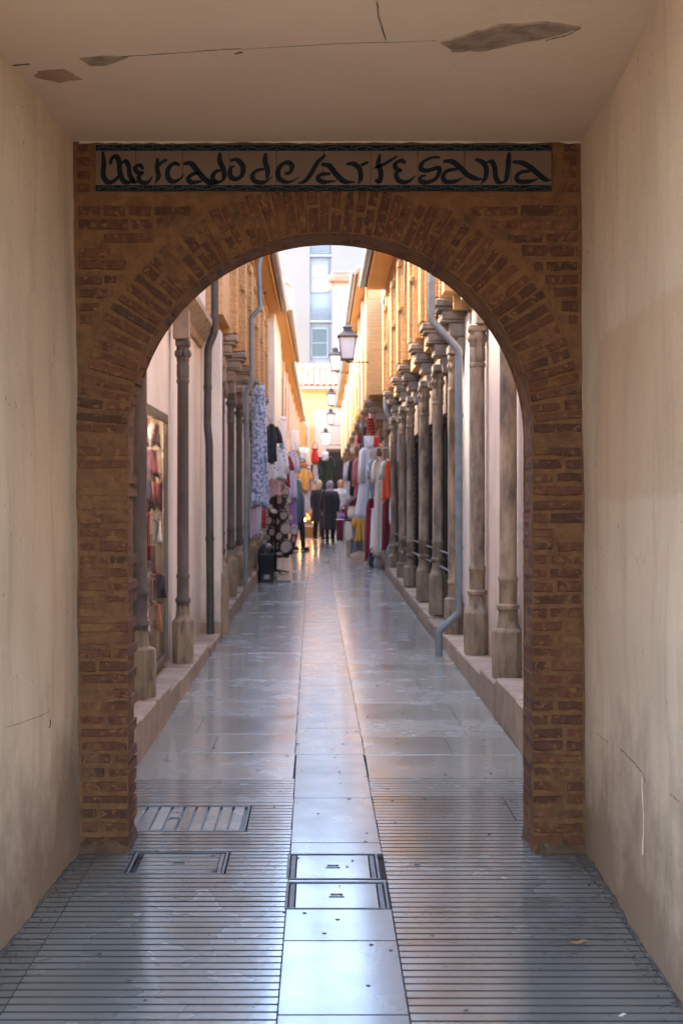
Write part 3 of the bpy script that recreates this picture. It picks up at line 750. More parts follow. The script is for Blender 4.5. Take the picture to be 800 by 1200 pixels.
def pointed(y0, y1, z0, h, n=8):
    """pointed arch polyline from (y0, z0) to (y1, z0), rise h"""
    w = (y1-y0)/2; Rr = (h*h+w*w)/(2*w); P = []
    a1 = math.atan2(h, Rr-w)
    for i in range(n+1): a = a1*i/n; P.append((y0+Rr-Rr*math.cos(a), z0+Rr*math.sin(a)))
    return P + [(y1-(p[0]-y0), p[1]) for p in P[-2::-1]]
def arch_panel(b, side, x_front, x_back, y0, y1, z0, z1, oy0, oy1, ospring, h):
    """wall slab y0..y1, z0..z1 with a pointed opening; extruded in x"""
    P = pointed(oy0, oy1, ospring, h); n = len(P)
    pts = [(oy0, z0)] + P + [(oy1, z0)]
    out = []
    for (yy, zz) in pts:
        if zz <= ospring+1e-6: out.append((y0 if yy < (oy0+oy1)/2 else y1, zz))
        else:
            t = (yy-oy0)/(oy1-oy0); out.append((y0+(y1-y0)*t, z1))
    m = len(pts)
    vs = [(x_front, a, c) for a, c in pts] + [(x_front, a, c) for a, c in out] + [(x_back, a, c) for a, c in pts]
    b.add(vs, [(i, i+1, m+i+1, m+i) for i in range(m-1)] + [(i, i+1, 2*m+i+1, 2*m+i) for i in range(m-1)])
    # top corners
    b.add([(x_front, y0, ospring), (x_front, y0, z1), (x_front, out[2][0], z1), (x_front, y1, ospring), (x_front, y1, z1), (x_front, out[-3][0], z1)], [])
def upper_bay(parent, side, xf, y0, y1, z0, z1, mt, inner_mt, depth=.16):
    """one bay between two brick pilasters: stepped pointed arches round a recessed window"""
    s = -side
    pw = .17
    for (yc, sg) in ((y0, 1), (y1, -1)):
        pass
    # two stepped orders
    L = y1-y0
    b = MB(); arch_panel(b, side, xf+side*.03, xf+side*.13, y0+pw, y1-pw, z0, z1, y0+pw+.06, y1-pw-.06, z0+(z1-z0)*.45, (z1-z0)*.40); b.build('outer_arch', mt, parent)
    b = MB(); arch_panel(b, side, xf+side*.10, xf+side*.24, y0+pw+.05, y1-pw-.05, z0, z1-.03, y0+pw+.20, y1-pw-.20, z0+(z1-z0)*.42, (z1-z0)*.34); b.build('inner_arch', mt, parent)
    MB().box(xf+side*.20, xf+side*.26, y0+pw+.1, y1-pw-.1, z0, z1-.05).build('window_panel', inner_mt, parent)
    f = MB(); yy0, yy1 = y0+pw+.30, y1-pw-.30
    if yy1-yy0 > .3:
        zz0, zz1 = z0+.15, z0+(z1-z0)*.55
        for q in ((yy0, yy0+.05, zz0, zz1), (yy1-.05, yy1, zz0, zz1), (yy0+.05, yy1-.05, zz0, zz0+.05), (yy0+.05, yy1-.05, zz1-.05, zz1), ((yy0+yy1)/2-.02, (yy0+yy1)/2+.02, zz0+.05, zz1-.05)):
            f.box(xf+side*.165, xf+side*.199, q[0], q[1], q[2], q[3])
        w = f.build('window', m_wood, parent)
        MB().box(xf+side*.185, xf+side*.195, yy0+.05, yy1-.05, zz0+.05, zz1-.05).build('pane', m_darkglass, w)
def pilaster(parent, side, xf, y, z0, z1, mt, w=.34):
    b = MB()
    b.box(xf, xf+side*.25, y-w/2, y+w/2, z0, z1, .004)
    b.box(xf-side*.035, xf-side*.001, y-w*.30, y+w*.30, z0+.02, z1-.3, .004)
    b.box(xf-side*.05, xf-side*.001, y-w/2-.02, y+w/2+.02, z0+.75, z0+.82, .008)
    b.box(xf-side*.05, xf-side*.001, y-w/2-.02, y+w/2+.02, z1-.28, z1-.18, .008)
    for q in (-.46, -.16, .16, .46):
        b.lathe([(.020, z0+.02), (.020, z1-.3)], 6, (xf-side*.038, y+w*q*.55, 0))
    b.build('pilaster', mt, parent)
m_wood = M1('dark_window_wood', (.10,.055,.03), .55, var=(.06,.03,.018), vscale=8, stretch=(1,1,.2), coords='World')
m_darkglass = M1('dark_window_glass', (.02,.022,.026), .08, spec=.6)
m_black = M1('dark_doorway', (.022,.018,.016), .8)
m_lattice = M1('black_iron_lattice', (.015,.014,.014), .5, .5)
m_tilered = M1('clay_roof_tile', (.40,.19,.10), .85, var=(.52,.32,.20), vscale=5, vmix=.9, bump=.6, coords='World', rnd_val=.25)
m_zinc = M1('zinc_gutter', (.30,.30,.30), .45, .5, var=(.20,.20,.20), vscale=5, coords='World')
m_pipe_grey = M1('grey_painted_downpipe', (.22,.25,.27), .45, .1, var=(.15,.17,.18), vscale=8, vmix=.8, bump=.2, coords='World')
m_pipe_dark = M1('dark_downpipe', (.035,.038,.042), .5, .2, var=(.07,.065,.06), vscale=10, vmix=.8, coords='World')

def eave(parent, side, xe, xw, y0, y1, z, tiles=True, gutter=True, gx=.0):
    """soffit boards, roof slope, edge tiles and a half-round gutter"""
    b = MB(); b.box(xe, xw, y0, y1, z, z+.035); b.build('soffit', m_soffit, parent)
    b = MB(); b.box(xe-side*.02, xe-side*.001, y0, y1, z-.02, z+.09, .006); b.build('fascia', m_soffit, parent)
    b = MB(); X2 = side*3.8
    b.add([(xe-side*.03, y0, z+.10), (xe-side*.03, y1, z+.10), (X2, y1, z+.10+abs(X2-xe)*.33), (X2, y0, z+.10+abs(X2-xe)*.33),
           (xe-side*.03, y0, z+.04), (xe-side*.03, y1, z+.04), (X2, y1, z+.04+abs(X2-xe)*.33), (X2, y0, z+.04+abs(X2-xe)*.33)],
          [(0,1,2,3),(4,7,6,5),(0,4,5,1),(3,2,6,7),(0,3,7,4),(1,5,6,2)])
    b.build('roof', m_tilered, parent)
    if tiles:
        tm = MB(); tm.rings([[(-side*.06+side*q*.55, .095*math.cos(a), .065*math.sin(a)+q*.18+.0) for a in [PI*k/6 for k in range(7)]] + [(-side*.06+side*q*.55, .08*math.cos(a), .05*math.sin(a)+q*.18) for a in [PI*k/6 for k in range(6, -1, -1)]] for q in (0, 1)])
        me = tm.mesh('roof_tile', m_tilered, True); y = y0+.1
        while y < y1-.05: link('roof_tile', me, parent, (xe, y, z+.11)); y += .235
    if gutter:
        b = MB(); xg = xe-side*.09
        prof = [(.065*math.cos(a), .065*math.sin(a)) for a in [PI+PI*k/8 for k in range(9)]] + [(.058*math.cos(a), .058*math.sin(a)) for a in [2*PI-PI*k/8 for k in range(9)]]
        b.rings([[(xg+p, yy, z+.08+q) for p, q in prof] for yy in (y0-.02, y1+.02)]); b.build('gutter', m_zinc, parent, True)

# ---- left, first building: pale plaster, two slender columns, shop window, stone cornice, then plain upper wall
LW = -1.235
A = thing('market_building', 'pale plastered building with glazed shop window just past the arch on the left', 'building')
def topL(y): return .37 if y < 9.9 else .315 if y < 13 else .29 if y < 15 else gz(y)+.19
plinth(A, -1, -1.03, -1.60, YB+.02, 14.55, topL)
b = MB(); b.box(-1.9, LW, 11.35, 14.55, .1, 3.26); b.box(-1.9, LW, YB+.01, 9.25, .1, 3.26); b.box(-1.9, LW, 9.25, 11.35, 2.32, 3.26); b.build('ground_wall', m_white_wall, A)
MB().box(-1.9, -1.18, YB+.01, 14.55, 3.45, 5.9).build('upper_wall', m_white_wall, A)
b = MB(); b.prism([(LW-.05, 3.20), (LW+.03, 3.20), (LW+.05, 3.26), (LW+.10, 3.30), (LW+.17, 3.36), (LW+.17, 3.42), (LW+.02, 3.46), (LW-.05, 3.46)], YB+.012, 14.5); b.build('cornice', m_kerb, A)
MB().box(-1.9, -1.66, 9.25, 11.35, .2, 2.40).build('window_back', m_white_wall, A)
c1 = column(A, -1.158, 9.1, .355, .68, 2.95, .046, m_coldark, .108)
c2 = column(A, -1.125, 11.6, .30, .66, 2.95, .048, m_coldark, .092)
for (x, y) in ((-1.155, 9.1), (-1.125, 11.6)):
    b = MB(); b.box(-1.20, x+.045, y-.08, y+.08, 2.95, 3.2, .006)
    for q in range(3): b.box(x+.045, x+.053, y-.08+q*.06, y-.045+q*.06, 2.96, 3.19, .003)
    b.build('fluted_block', m_kerb, A)
win = bpy.data.objects.new('shop_window', None); col.objects.link(win); win.parent = A
m_frame = M1('bronze_window_frame', (.16,.12,.09), .4, .5, var=(.10,.08,.06), vscale=9, coords='World')
b = MB()
for y in (9.25, 11.29): b.box(LW-.02, LW+.018, y, y+.05, .36, 2.32, .004)
b.box(LW-.02, LW+.018, 9.31, 11.29, 2.25, 2.32, .004); b.box(LW-.02, LW+.018, 9.31, 11.29, .36, .42, .004); b.build('frame', m_frame, win)
m_glass = M1('shop_glass', (1,1,1), .0, trans=1.0, spec=.5)
m_glass.node_tree.nodes['Principled BSDF'].inputs['IOR'].default_value = 1.25
MB().box(LW-.004, LW+.002, 9.31, 11.29, .42, 2.25).build('pane', m_glass, win)
MB().box(-1.66, LW-.02, 9.27, 11.33, .34, .44).build('window_floor', m_kerb, win)
eave(A, -1, -1.08, -1.25, YB+.1, 14.6, 5.85, True, True)

# ---- left, second building: golden brick on stone corbels
B = thing('market_building', 'golden brick building on stone corbels and dark columns along the left side', 'building')
XU = -.985
MB().box(-1.9, LW, 14.56, 26.2, .1, 3.5).build('ground_wall', m_white_wall, B)
plinth(B, -1, -1.03, -1.5, 14.56, 26.2, topL, .9)
LC = [15.9, 17.7, 19.5, 21.4, 23.3, 25.2]
for i, y in enumerate(LC):
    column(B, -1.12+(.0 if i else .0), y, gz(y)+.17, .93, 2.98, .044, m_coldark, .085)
    MB().box(LW, -1.065, y-.075, y+.075, 2.98, 3.14, .01).build('impost', m_stone, B)
    corbel(B, -1, LW, XU+.04, y, 3.49, .30, m_kerb); pilaster(B, -1, XU, y, 3.50, 5.05, m_ubrick)
MB().box(LW, -1.03, 14.62, 14.86, .25, 3.40, .006).build('wall_pier', m_white_wall, B)
MB().lathe([(.10, .27), (.10, .80), (.085, .86), (.06, .90)], 8, (-1.05, 14.75, 0), a0=PI/8).build('pier_base', m_base, B)
for y0, y1 in zip([14.56]+LC, LC+[26.2]):
    b = MB(); b.box(-1.5, XU-.12, y0+.17, y1-.17 if y1 < 26 else y1, 3.46, 3.56, .006); b.build('bay_lintel', m_ubrick, B)
    if y1-y0 > 1.2: upper_bay(B, -1, XU, y0, y1, 3.56, 5.05, m_ubrick, m_ochre)
    MB().box(-1.9, XU-.27, y0, y1, 3.56, 5.4).build('upper_wall', m_ochre, B)
MB().box(-1.9, XU-.02, 14.57, 15.7, 3.56, 5.05).build('end_panel', m_ubrick, B)
b = MB(); b.box(-1.9, XU+.03, 14.56, 26.2, 5.05, 5.10, .004); b.box(-1.9, XU-.02, 14.57, 26.2, 5.101, 5.14); b.build('cornice', m_ubrick, B)
eave(B, -1, -.76, -1.3, 14.7, 26.3, 5.142)
# ---- left, third: white pier and ochre wall running to the end
Cb = thing('market_building', 'white and ochre rendered building far along the left side behind hanging clothes', 'building')
MB().box(-1.9, -.86, 26.32, 30.5, gz(27)-.1, 5.198).build('white_wall', m_white_wall, Cb)
MB().box(-1.9, -.95, 30.5, 62.0, .2, 5.19).build('ochre_wall', m_peach, Cb)
for y in (32.5, 35.5, 38.5, 42, 46, 50, 54, 58):
    MB().box(-1.2, -.90, y-.25, y+.25, gz(y), 5.18, .01).build('pilaster', m_pink_wall, Cb)
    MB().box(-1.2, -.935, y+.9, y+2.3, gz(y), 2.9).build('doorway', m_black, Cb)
    f = MB()
    for q in ((y+.8, y+1.0, 3.5, 4.8), (y+1.7, y+1.9, 3.5, 4.8), (y+1.0, y+1.7, 3.5, 3.65), (y+1.0, y+1.7, 4.65, 4.8)): f.box(-.96, -.92, *q)
    w = f.build('window', m_wood, Cb); MB().box(-.96, -.94, y+1.0, y+1.7, 3.65, 4.65).build('pane', m_darkglass, w)
eave(Cb, -1, -.67, -1.2, 26.35, 36.0, 5.20)
eave(Cb, -1, -.80, -1.2, 36.05, 61.6, 5.20, True, True)

# ---- right side
RW = 1.40; XR_ = 1.13
D = thing('market_building', 'pink plastered building with two thick worn columns just past the arch on the right', 'building')
def topR(y): return .415 if y < 9.2 else .38 if y < 11 else .345 if y < 13.3 else .33
plinth(D, 1, 1.19, 1.7, YB+.02, 14.5, topR, .95)
MB().box(RW, 2.1, YB+.01, 13.25, .2, 3.5).build('ground_wall', m_pink_wall, D)
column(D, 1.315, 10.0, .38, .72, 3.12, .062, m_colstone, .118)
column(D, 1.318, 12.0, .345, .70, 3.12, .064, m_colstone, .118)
for y in (10.0, 12.0): MB().box(RW, 1.30, y-.11, y+.11, 3.12, 3.5, .01).build('impost', m_stone, D)
b = MB(); b.box(1.30, 2.1, YB+.011, 13.25, 3.5, 3.62, .006); b.build('lintel', m_stone, D)
MB().box(1.42, 2.1, YB+.011, 13.25, 3.62, 5.7).build('upper_wall', m_ubrick, D)
for y in (8.0, 10.0, 12.0): pilaster(D, 1, 1.34, y, 3.62, 5.3, m_ubrick, .36)
eave(D, 1, 1.30, 1.5, YB+.1, 13.2, 5.6, True, True)

E = thing('market_building', 'golden brick building on tall stepped corbels with iron lattice doors, right side', 'building')
plinth(E, 1, 1.17, 1.7, 14.5, 26.0, lambda y: gz(y)+.14, .9)
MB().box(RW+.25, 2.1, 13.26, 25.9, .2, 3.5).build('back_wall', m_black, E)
RC = [(13.8,1.285,.33,.69,.045), (15.6,1.28,.40,.84,.058), (17.6,1.275,.42,.80,.062), (20.2,1.27,.45,.72,.055), (22.1,1.27,.47,.70,.055), (24.8,1.265,.5,.72,.055)]
for i, (y, x, zb, zbt, r) in enumerate(RC):
    zt = 3.06
    column(E, x, y, zb, zbt, zt, r, m_colstone, .105 if i else .095)
    MB().box(RW, x-.06, y-.12, y+.12, zt, 3.02+.12, .01).build('impost', m_stone, E)
    corbel(E, 1, RW, XR_-.02, y, 3.58, .36, m_stone)
    pilaster(E, 1, XR_, y, 3.59, 5.25, m_ubrick, .36)
    if i: MB().box(RW, RW+.22, y-.14, y+.14, .3, 3.4, .008).build('door_pier', m_stone if i != 1 else m_colstone, E)
MB().box(RW-.02, RW+.24, 13.27, 14.0, .3, 3.4).build('door_pier', m_white_wall, E)
ys = [r[0] for r in RC]
for i, (y0, y1) in enumerate(zip([13.3]+ys, ys+[25.9])):
    MB().box(XR_+.13, RW+.25, y0+.18, max(y0+.2, y1-.18), 3.46, 3.64, .008).build('bay_lintel', m_ubrick, E)
    if y1-y0 > 1.2: upper_bay(E, 1, XR_, y0, y1, 3.64, 5.25, m_ubrick, m_pink_wall)
    MB().box(XR_+.27, 2.1, y0, y1, 3.66, 5.5).build('upper_wall', m_ubrick, E)
    if 0 < i and y1-y0 > 1.2:
        # iron lattice doors: a frame, crossing bars and small studs, with wooden lintel board
        ya, yb = y0+.16, y1-.16
        d = MB(); xg = RW+.05
        for q in ((ya, ya+.05), (yb-.05, yb), ((ya+yb)/2-.03, (ya+yb)/2+.03)): d.box(xg, xg+.04, q[0], q[1], gz(y0)+.15, 2.62)
        d.box(xg, xg+.04, ya+.05, yb-.05, 2.56, 2.619); dd = d.build('lattice_door', m_lattice, E)
        d = MB(); n = 13
        for k in range(n):
            yy = ya+.08+(yb-ya-.16)*k/(n-1); d.box(xg+.012, xg+.022, yy-.006, yy+.006, gz(y0)+.16, 2.55)
        for k in range(24):
            zz = gz(y0)+.25+(2.5-gz(y0)-.25)*k/23; d.box(xg+.0225, xg+.034, ya+.05, yb-.05, zz-.006, zz+.006)
            d.ball((xg-.004, ya+.025, zz), .014, 6, 4); d.ball((xg-.004, yb-.025, zz), .014, 6, 4)
        d.build('bars', m_lattice, dd)
        MB().box(RW-.02, RW+.10, ya, yb, 2.621, 3.39, .006).build('lintel_board', m_colstone, E)
        # low rail between the column bases
        d = MB(); d.box(1.285, 1.30, y0+.1, y1-.1, 1.10, 1.115); d.box(1.285, 1.30, y0+.1, y1-.1, .93, .945); d.build('rail', m_zinc, E)
b = MB(); b.box(XR_-.03, 2.1, 13.26, 25.9, 5.25, 5.30, .004); b.build('cornice', m_ubrick, E)
eave(E, 1, .80, 1.4, 13.3, 24.4, 5.302)
MB().box(XR_+.02, 2.1, 13.28, 13.55, 3.6, 5.25).build('end_panel', m_ubrick, E)

G = thing('market_building', 'cream and ochre building far along the right side with pointed blind arches', 'building')
MB().box(.88, 2.2, 25.95, 62.0, 3.62, 5.79).build('upper_wall', m_peach, G); MB().box(.86, 1.40, 25.91, 25.945, 3.62, 5.78).build('end_panel', m_ubrick, G)
MB().box(1.30, 2.2, 25.92, 62.0, .2, 3.615).build('ground_wall', m_pink_wall, G)
for i, y in enumerate((26.6, 29.2, 31.8, 34.6, 37.6, 41, 45, 49, 53, 57)):
    MB().box(.83, 1.3, y-.22, y+.22, 3.55, 5.78, .01).build('pilaster', m_ubrick if i % 2 == 0 else m_pink_wall, G)
    corbel(G, 1, 1.30, .84, y, 3.55, .42, m_kerb); 
    MB().lathe([(.09, gz(y)), (.09, gz(y)+.35), (.055, gz(y)+.45), (.05, 2.9), (.075, 2.95), (.075, 3.0)], 8, (1.22, y, 0)).build('column', m_colstone, G, True)
    b = MB(); P = pointed(y+.5, y+1.9, 4.3, .9); w = .09
    for p, q in zip(P[:-1], P[1:]): b.tube([(.865, p[0], p[1]), (.865, q[0], q[1])], w*.6, 5)
    b.box(.83, .879, y+.43, y+.53, 3.5, 4.3); b.box(.83, .879, y+1.87, y+1.97, 3.5, 4.3); b.build('blind_arch', m_ubrick, G)
    MB().box(.868, .879, y+.53, y+1.87, 3.7, 4.3).build('arch_panel', m_pink_wall, G)
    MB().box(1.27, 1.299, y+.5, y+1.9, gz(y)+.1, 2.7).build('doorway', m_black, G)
eave(G, 1, .70, 1.3, 25.95, 36.5, 5.80)
eave(G, 1, .76, 1.3, 36.55, 61.6, 5.80)

# ---- building closing the alley, with a tiled lean-to roof
YE = 62.0
H = thing('end_building', 'ochre building closing the alley with arched niche and clay tiled roof edge', 'building')
zr = PZ(456, YE)
MB().box(PX(336, YE), PX(369, YE), YE, YE+1, .5, zr).build('ochre_wall', m_ochre, H)
MB().box(PX(369, YE)+.01, PX(440, YE), YE-.04, YE+1, .5, zr-.9).build('pink_wall', m_pink_wall, H)
MB().box(PX(369, YE)+.01, PX(440, YE), YE-.01, YE+1, zr-.89, zr).build('ochre_wall', m_ochre, H)
b = MB(); P = pointed(-.42, .42, 0, .5); 
for p, q in zip(P[:-1], P[1:]): b.tube([(PX(350, YE)+p[0], YE-.03, PZ(505, YE)+p[1]), (PX(350, YE)+q[0], YE-.03, PZ(505, YE)+q[1])], .06, 6)
for sgn in (-1, 1): b.box(PX(350, YE)+sgn*.42-.06, PX(350, YE)+sgn*.42+.06, YE-.08, YE-.001, 1.0, PZ(505, YE))
b.build('niche_surround', m_pink_wall, H)
MB().box(PX(334, YE), PX(440, YE), YE-.12, YE-.001, PZ(459, YE), PZ(455, YE), .02).build('cornice', m_ochre, H)
b = MB(); b.box(PX(383, YE), PX(402, YE), YE-.10, YE-.041, gz(YE), PZ(528, YE)); b.box(PX(396, YE)-.2, PX(396, YE)-.12, YE-.13, YE-.101, gz(YE), PZ(530, YE)); b.build('doorway', m_black, H)
MB().box(PX(382, YE), PX(404, YE), YE-.14, YE-.042, PZ(530, YE), PZ(526, YE)).build('door_lintel', m_wood, H)
zA, zB = PZ(455, YE)+.01, PZ(436, YE)+.2; xa, xb = PX(340, YE), PX(404, YE)
b = MB(); b.add([(xa, YE-.55, zA), (xb, YE-.55, zA), (xb, YE+2.4, zB+.3), (xa, YE+2.4, zB+.3), (xa, YE-.55, zA+.06), (xb, YE-.55, zA+.06), (xb, YE+2.4, zB+.36), (xa, YE+2.4, zB+.36)], [(0,3,2,1),(4,5,6,7),(0,1,5,4),(1,2,6,5),(2,3,7,6),(3,0,4,7)])
b.build('roof_deck', m_tilered, H)
tm = MB(); sl = (zB+.3-zA)/2.95
tm.rings([[(.105*math.cos(a), q, .085*math.sin(a)+q*sl) for a in [PI*k/6 for k in range(7)]] + [(.085*math.cos(a), q, .065*math.sin(a)+q*sl) for a in [PI*k/6 for k in range(6, -1, -1)]] for q in (0, .98)])
me = tm.mesh('roof_tile', m_tilered, True); nT = 9
for i in range(nT):
    for r_ in range(3): link('roof_tile', me, H, (xa+.14+(xb-xa-.28)*i/(nT-1), YE-.62+r_*.92, zA+.065+r_*.92*sl+.01))
b = MB(); b.box(xa-.02, xb+.02, YE-.75, YE-.63, zA-.10, zA-.02, .02); b.build('gutter', m_zinc, H)

# ---- tall white building beyond
m_tall = M1('pale_pink_render', (.29,.24,.20), .9, var=(.26,.215,.175), vscale=.6, vmix=.7, coords='World')
m_white = M1('white_paint', (.29,.30,.32), .6)
m_blind = M1('roller_blind', (.42,.37,.36), .7)
YT2 = 72.0
I = thing('tall_building', 'tall pale apartment building with a white window strip rising behind the alley', 'building')
MB().box(-4.5, PX(363, YT2), YT2, YT2+8, .5, 19).build('wall', m_tall, I)
MB().box(PX(388, YT2), 5.5, YT2-.0, YT2+8, .5, 19).build('wall', m_tall, I)
MB().box(PX(363, YT2), PX(388, YT2), YT2+.25, YT2+8, .5, 19).build('window_bay', m_white, I)
for k in range(-1, 5):
    zt = PZ(308, YT2)+k*3.33
    for (p0, p1, mt_, nm) in ((308, 340, m_blind, 'blind'), (383, 417, m_darkglass, 'glass')):
        z1, z0 = zt - (p0-308)/F*YT2, zt - (p1-308)/F*YT2
        if nm == 'blind' and k not in (0, 2, 4): mt_ = m_darkglass
        if nm == 'glass': continue
        x0, x1 = PX(365.5, YT2), PX(383, YT2); f = MB()
        for q in ((x0-.07, x0, z0, z1), (x1, x1+.07, z0, z1), (x0-.07, x1+.07, z0-.08, z0), (x0-.07, x1+.07, z1, z1+.08)): f.box(q[0], q[1], YT2+.16, YT2+.249, q[2], q[3])
        f.box(x0, x1, YT2+.18, YT2+.249, (z0+z1)/2-.02, (z0+z1)/2+.02)
        w = f.build('window', m_white, I); MB().box(x0, x1, YT2+.22, YT2+.245, z0, z1).build('pane', mt_, w)
    f = MB()
    for q in range(5): f.box(PX(364, YT2), PX(386, YT2), YT2+.05, YT2+.09, zt+.55+q*.12, zt+.59+q*.12)
    f.build('balcony_rail', m_zinc, I)
    MB().box(PX(363, YT2)+.01, PX(388, YT2)-.01, YT2-.02, YT2+.249, zt+.33, zt+.45).build('slab_edge', m_white, I)
J = thing('tiled_roof_house', 'pink house with brown eaves and small scroll, in front of the tall building', 'building')
YJ = 66.0
MB().box(PX(391, YJ), 3.2, YJ, YJ+2, .6, PZ(331, YJ)).build('wall', m_pink_wall, J)
MB().box(PX(385, YJ), 3.5, YJ-.5, YJ+2.3, PZ(331, YJ), PZ(324, YJ), .03).build('eave', m_tilered, J)
MB().box(PX(388, YJ), 3.5, YJ-.3, YJ+2.2, PZ(324, YJ)+.01, PZ(318, YJ), .03).build('roof_edge', m_kerb, J)
b = MB(); b.lathe([(.22, -.05), (.22, .05), (.14, .06), (.14, -.06)], 14, (0, 0, 0)); b.v = [(PX(400, YJ)+x, YJ-.06+z, PZ(350, YJ)+y) for x, y, z in b.v]; b.build('round_medallion', m_white, J)
MB().box(PX(384, YJ), PX(390, YJ), YJ-.35, YJ-.2, PZ(341, YJ), PZ(333, YJ), .02).build('corner_bracket', m_tilered, J)

# ------------------------------------------------------------------ downpipes
def downpipe(label, pts, r, mt, rings=()):
    p0 = pts[-1]; t = thing('downpipe', label, 'drainpipe', (p0[0], p0[1], p0[2]), 0, 'downpipes on the alley walls')
    P = []
    for i, p in enumerate(pts):      # round the bends a little
        p = Vector(p)
        if 0 < i < len(pts)-1:
            a = (Vector(pts[i-1])-p).normalized()*r*.8; c = (Vector(pts[i+1])-p).normalized()*r*.8; P += [p+a*2, p+a, p+a*.3+c*.3, p+c, p+c*2]
        else: P.append(p)
    b = MB(); b.tube([q-Vector(p0) for q in P], r, 14); b.build('pipe', mt, t, True)
    for i in range(len(pts)-1):
        a, c = Vector(pts[i]), Vector(pts[i+1]); L = (c-a).length; n = max(1, int(L/1.1)) if L > .6 else 0
        for k in range(n):
            q = a.lerp(c, (k+.5)/n)-Vector(p0); d = (c-a).normalized(); b = MB(); b.tube([q-d*.018, q+d*.018], r*1.16, 14); b.build('bracket', mt, t, True)
    return t
y1_ = 12.9
downpipe('grey downpipe with a long diagonal jog beside the third right-hand column', [(PX(505.5, y1_), y1_, PZ(285, y1_)), (PX(505.5, y1_), y1_, PZ(375, y1_)), (PX(537.5, y1_), y1_, PZ(410, y1_)), (PX(537.5, y1_), y1_, PZ(719, y1_)), (PX(514, y1_), y1_, PZ(740, y1_)), (PX(514, y1_), y1_, gz(y1_)+.03)], .034, m_pipe_grey)
y2_ = 25.4
downpipe('slim grey downpipe reaching the paving beside the orange garment', [(PX(425, y2_), y2_-.3, 5.6), (PX(434, y2_), y2_, PZ(296, y2_)), (PX(450, y2_), y2_, PZ(312, y2_)), (PX(452.5, y2_), y2_, PZ(480, y2_)), (PX(461, y2_), y2_, PZ(500, y2_)), (PX(463.5, y2_), y2_, PZ(632, y2_)), (PX(455, y2_), y2_, PZ(645, y2_)), (PX(455, y2_), y2_, gz(y2_)+.02)], .05, m_pipe_grey)
y3_ = 14.0
downpipe('thick black downpipe at the corner of the pale plaster wall', [(PX(251, y3_), y3_, 5.5), (PX(251.5, y3_), y3_, PZ(388, y3_)), (PX(243.5, y3_), y3_, PZ(408, y3_)), (PX(243, y3_), y3_, PZ(500, y3_)), (PX(245, y3_), y3_, PZ(520, y3_)), (PX(246.5, y3_), y3_, .33)], .038, m_pipe_dark)
y4_ = 18.5
downpipe('grey downpipe zigzagging down the golden brick wall on the left', [(PX(310, y4_), y4_, 5.2), (PX(303, y4_), y4_, PZ(313, y4_)), (PX(305, y4_), y4_, PZ(360, y4_)), (PX(294, y4_), y4_, PZ(372, y4_)), (PX(295, y4_), y4_, PZ(448, y4_)), (PX(289, y4_), y4_, PZ(462, y4_)), (PX(288, y4_), y4_, .5)], .031, m_pipe_grey)
y5_ = 34.6
downpipe('pale downpipe bent back under the far left eave', [(PX(331, y5_), y5_-11, 5.15), (PX(339, y5_), y5_-4, PZ(310, y5_)-1.0), (PX(341, y5_), y5_, PZ(330, y5_)-.1), (PX(346, y5_), y5_+.2, PZ(418, y5_))], .05, m_zinc)

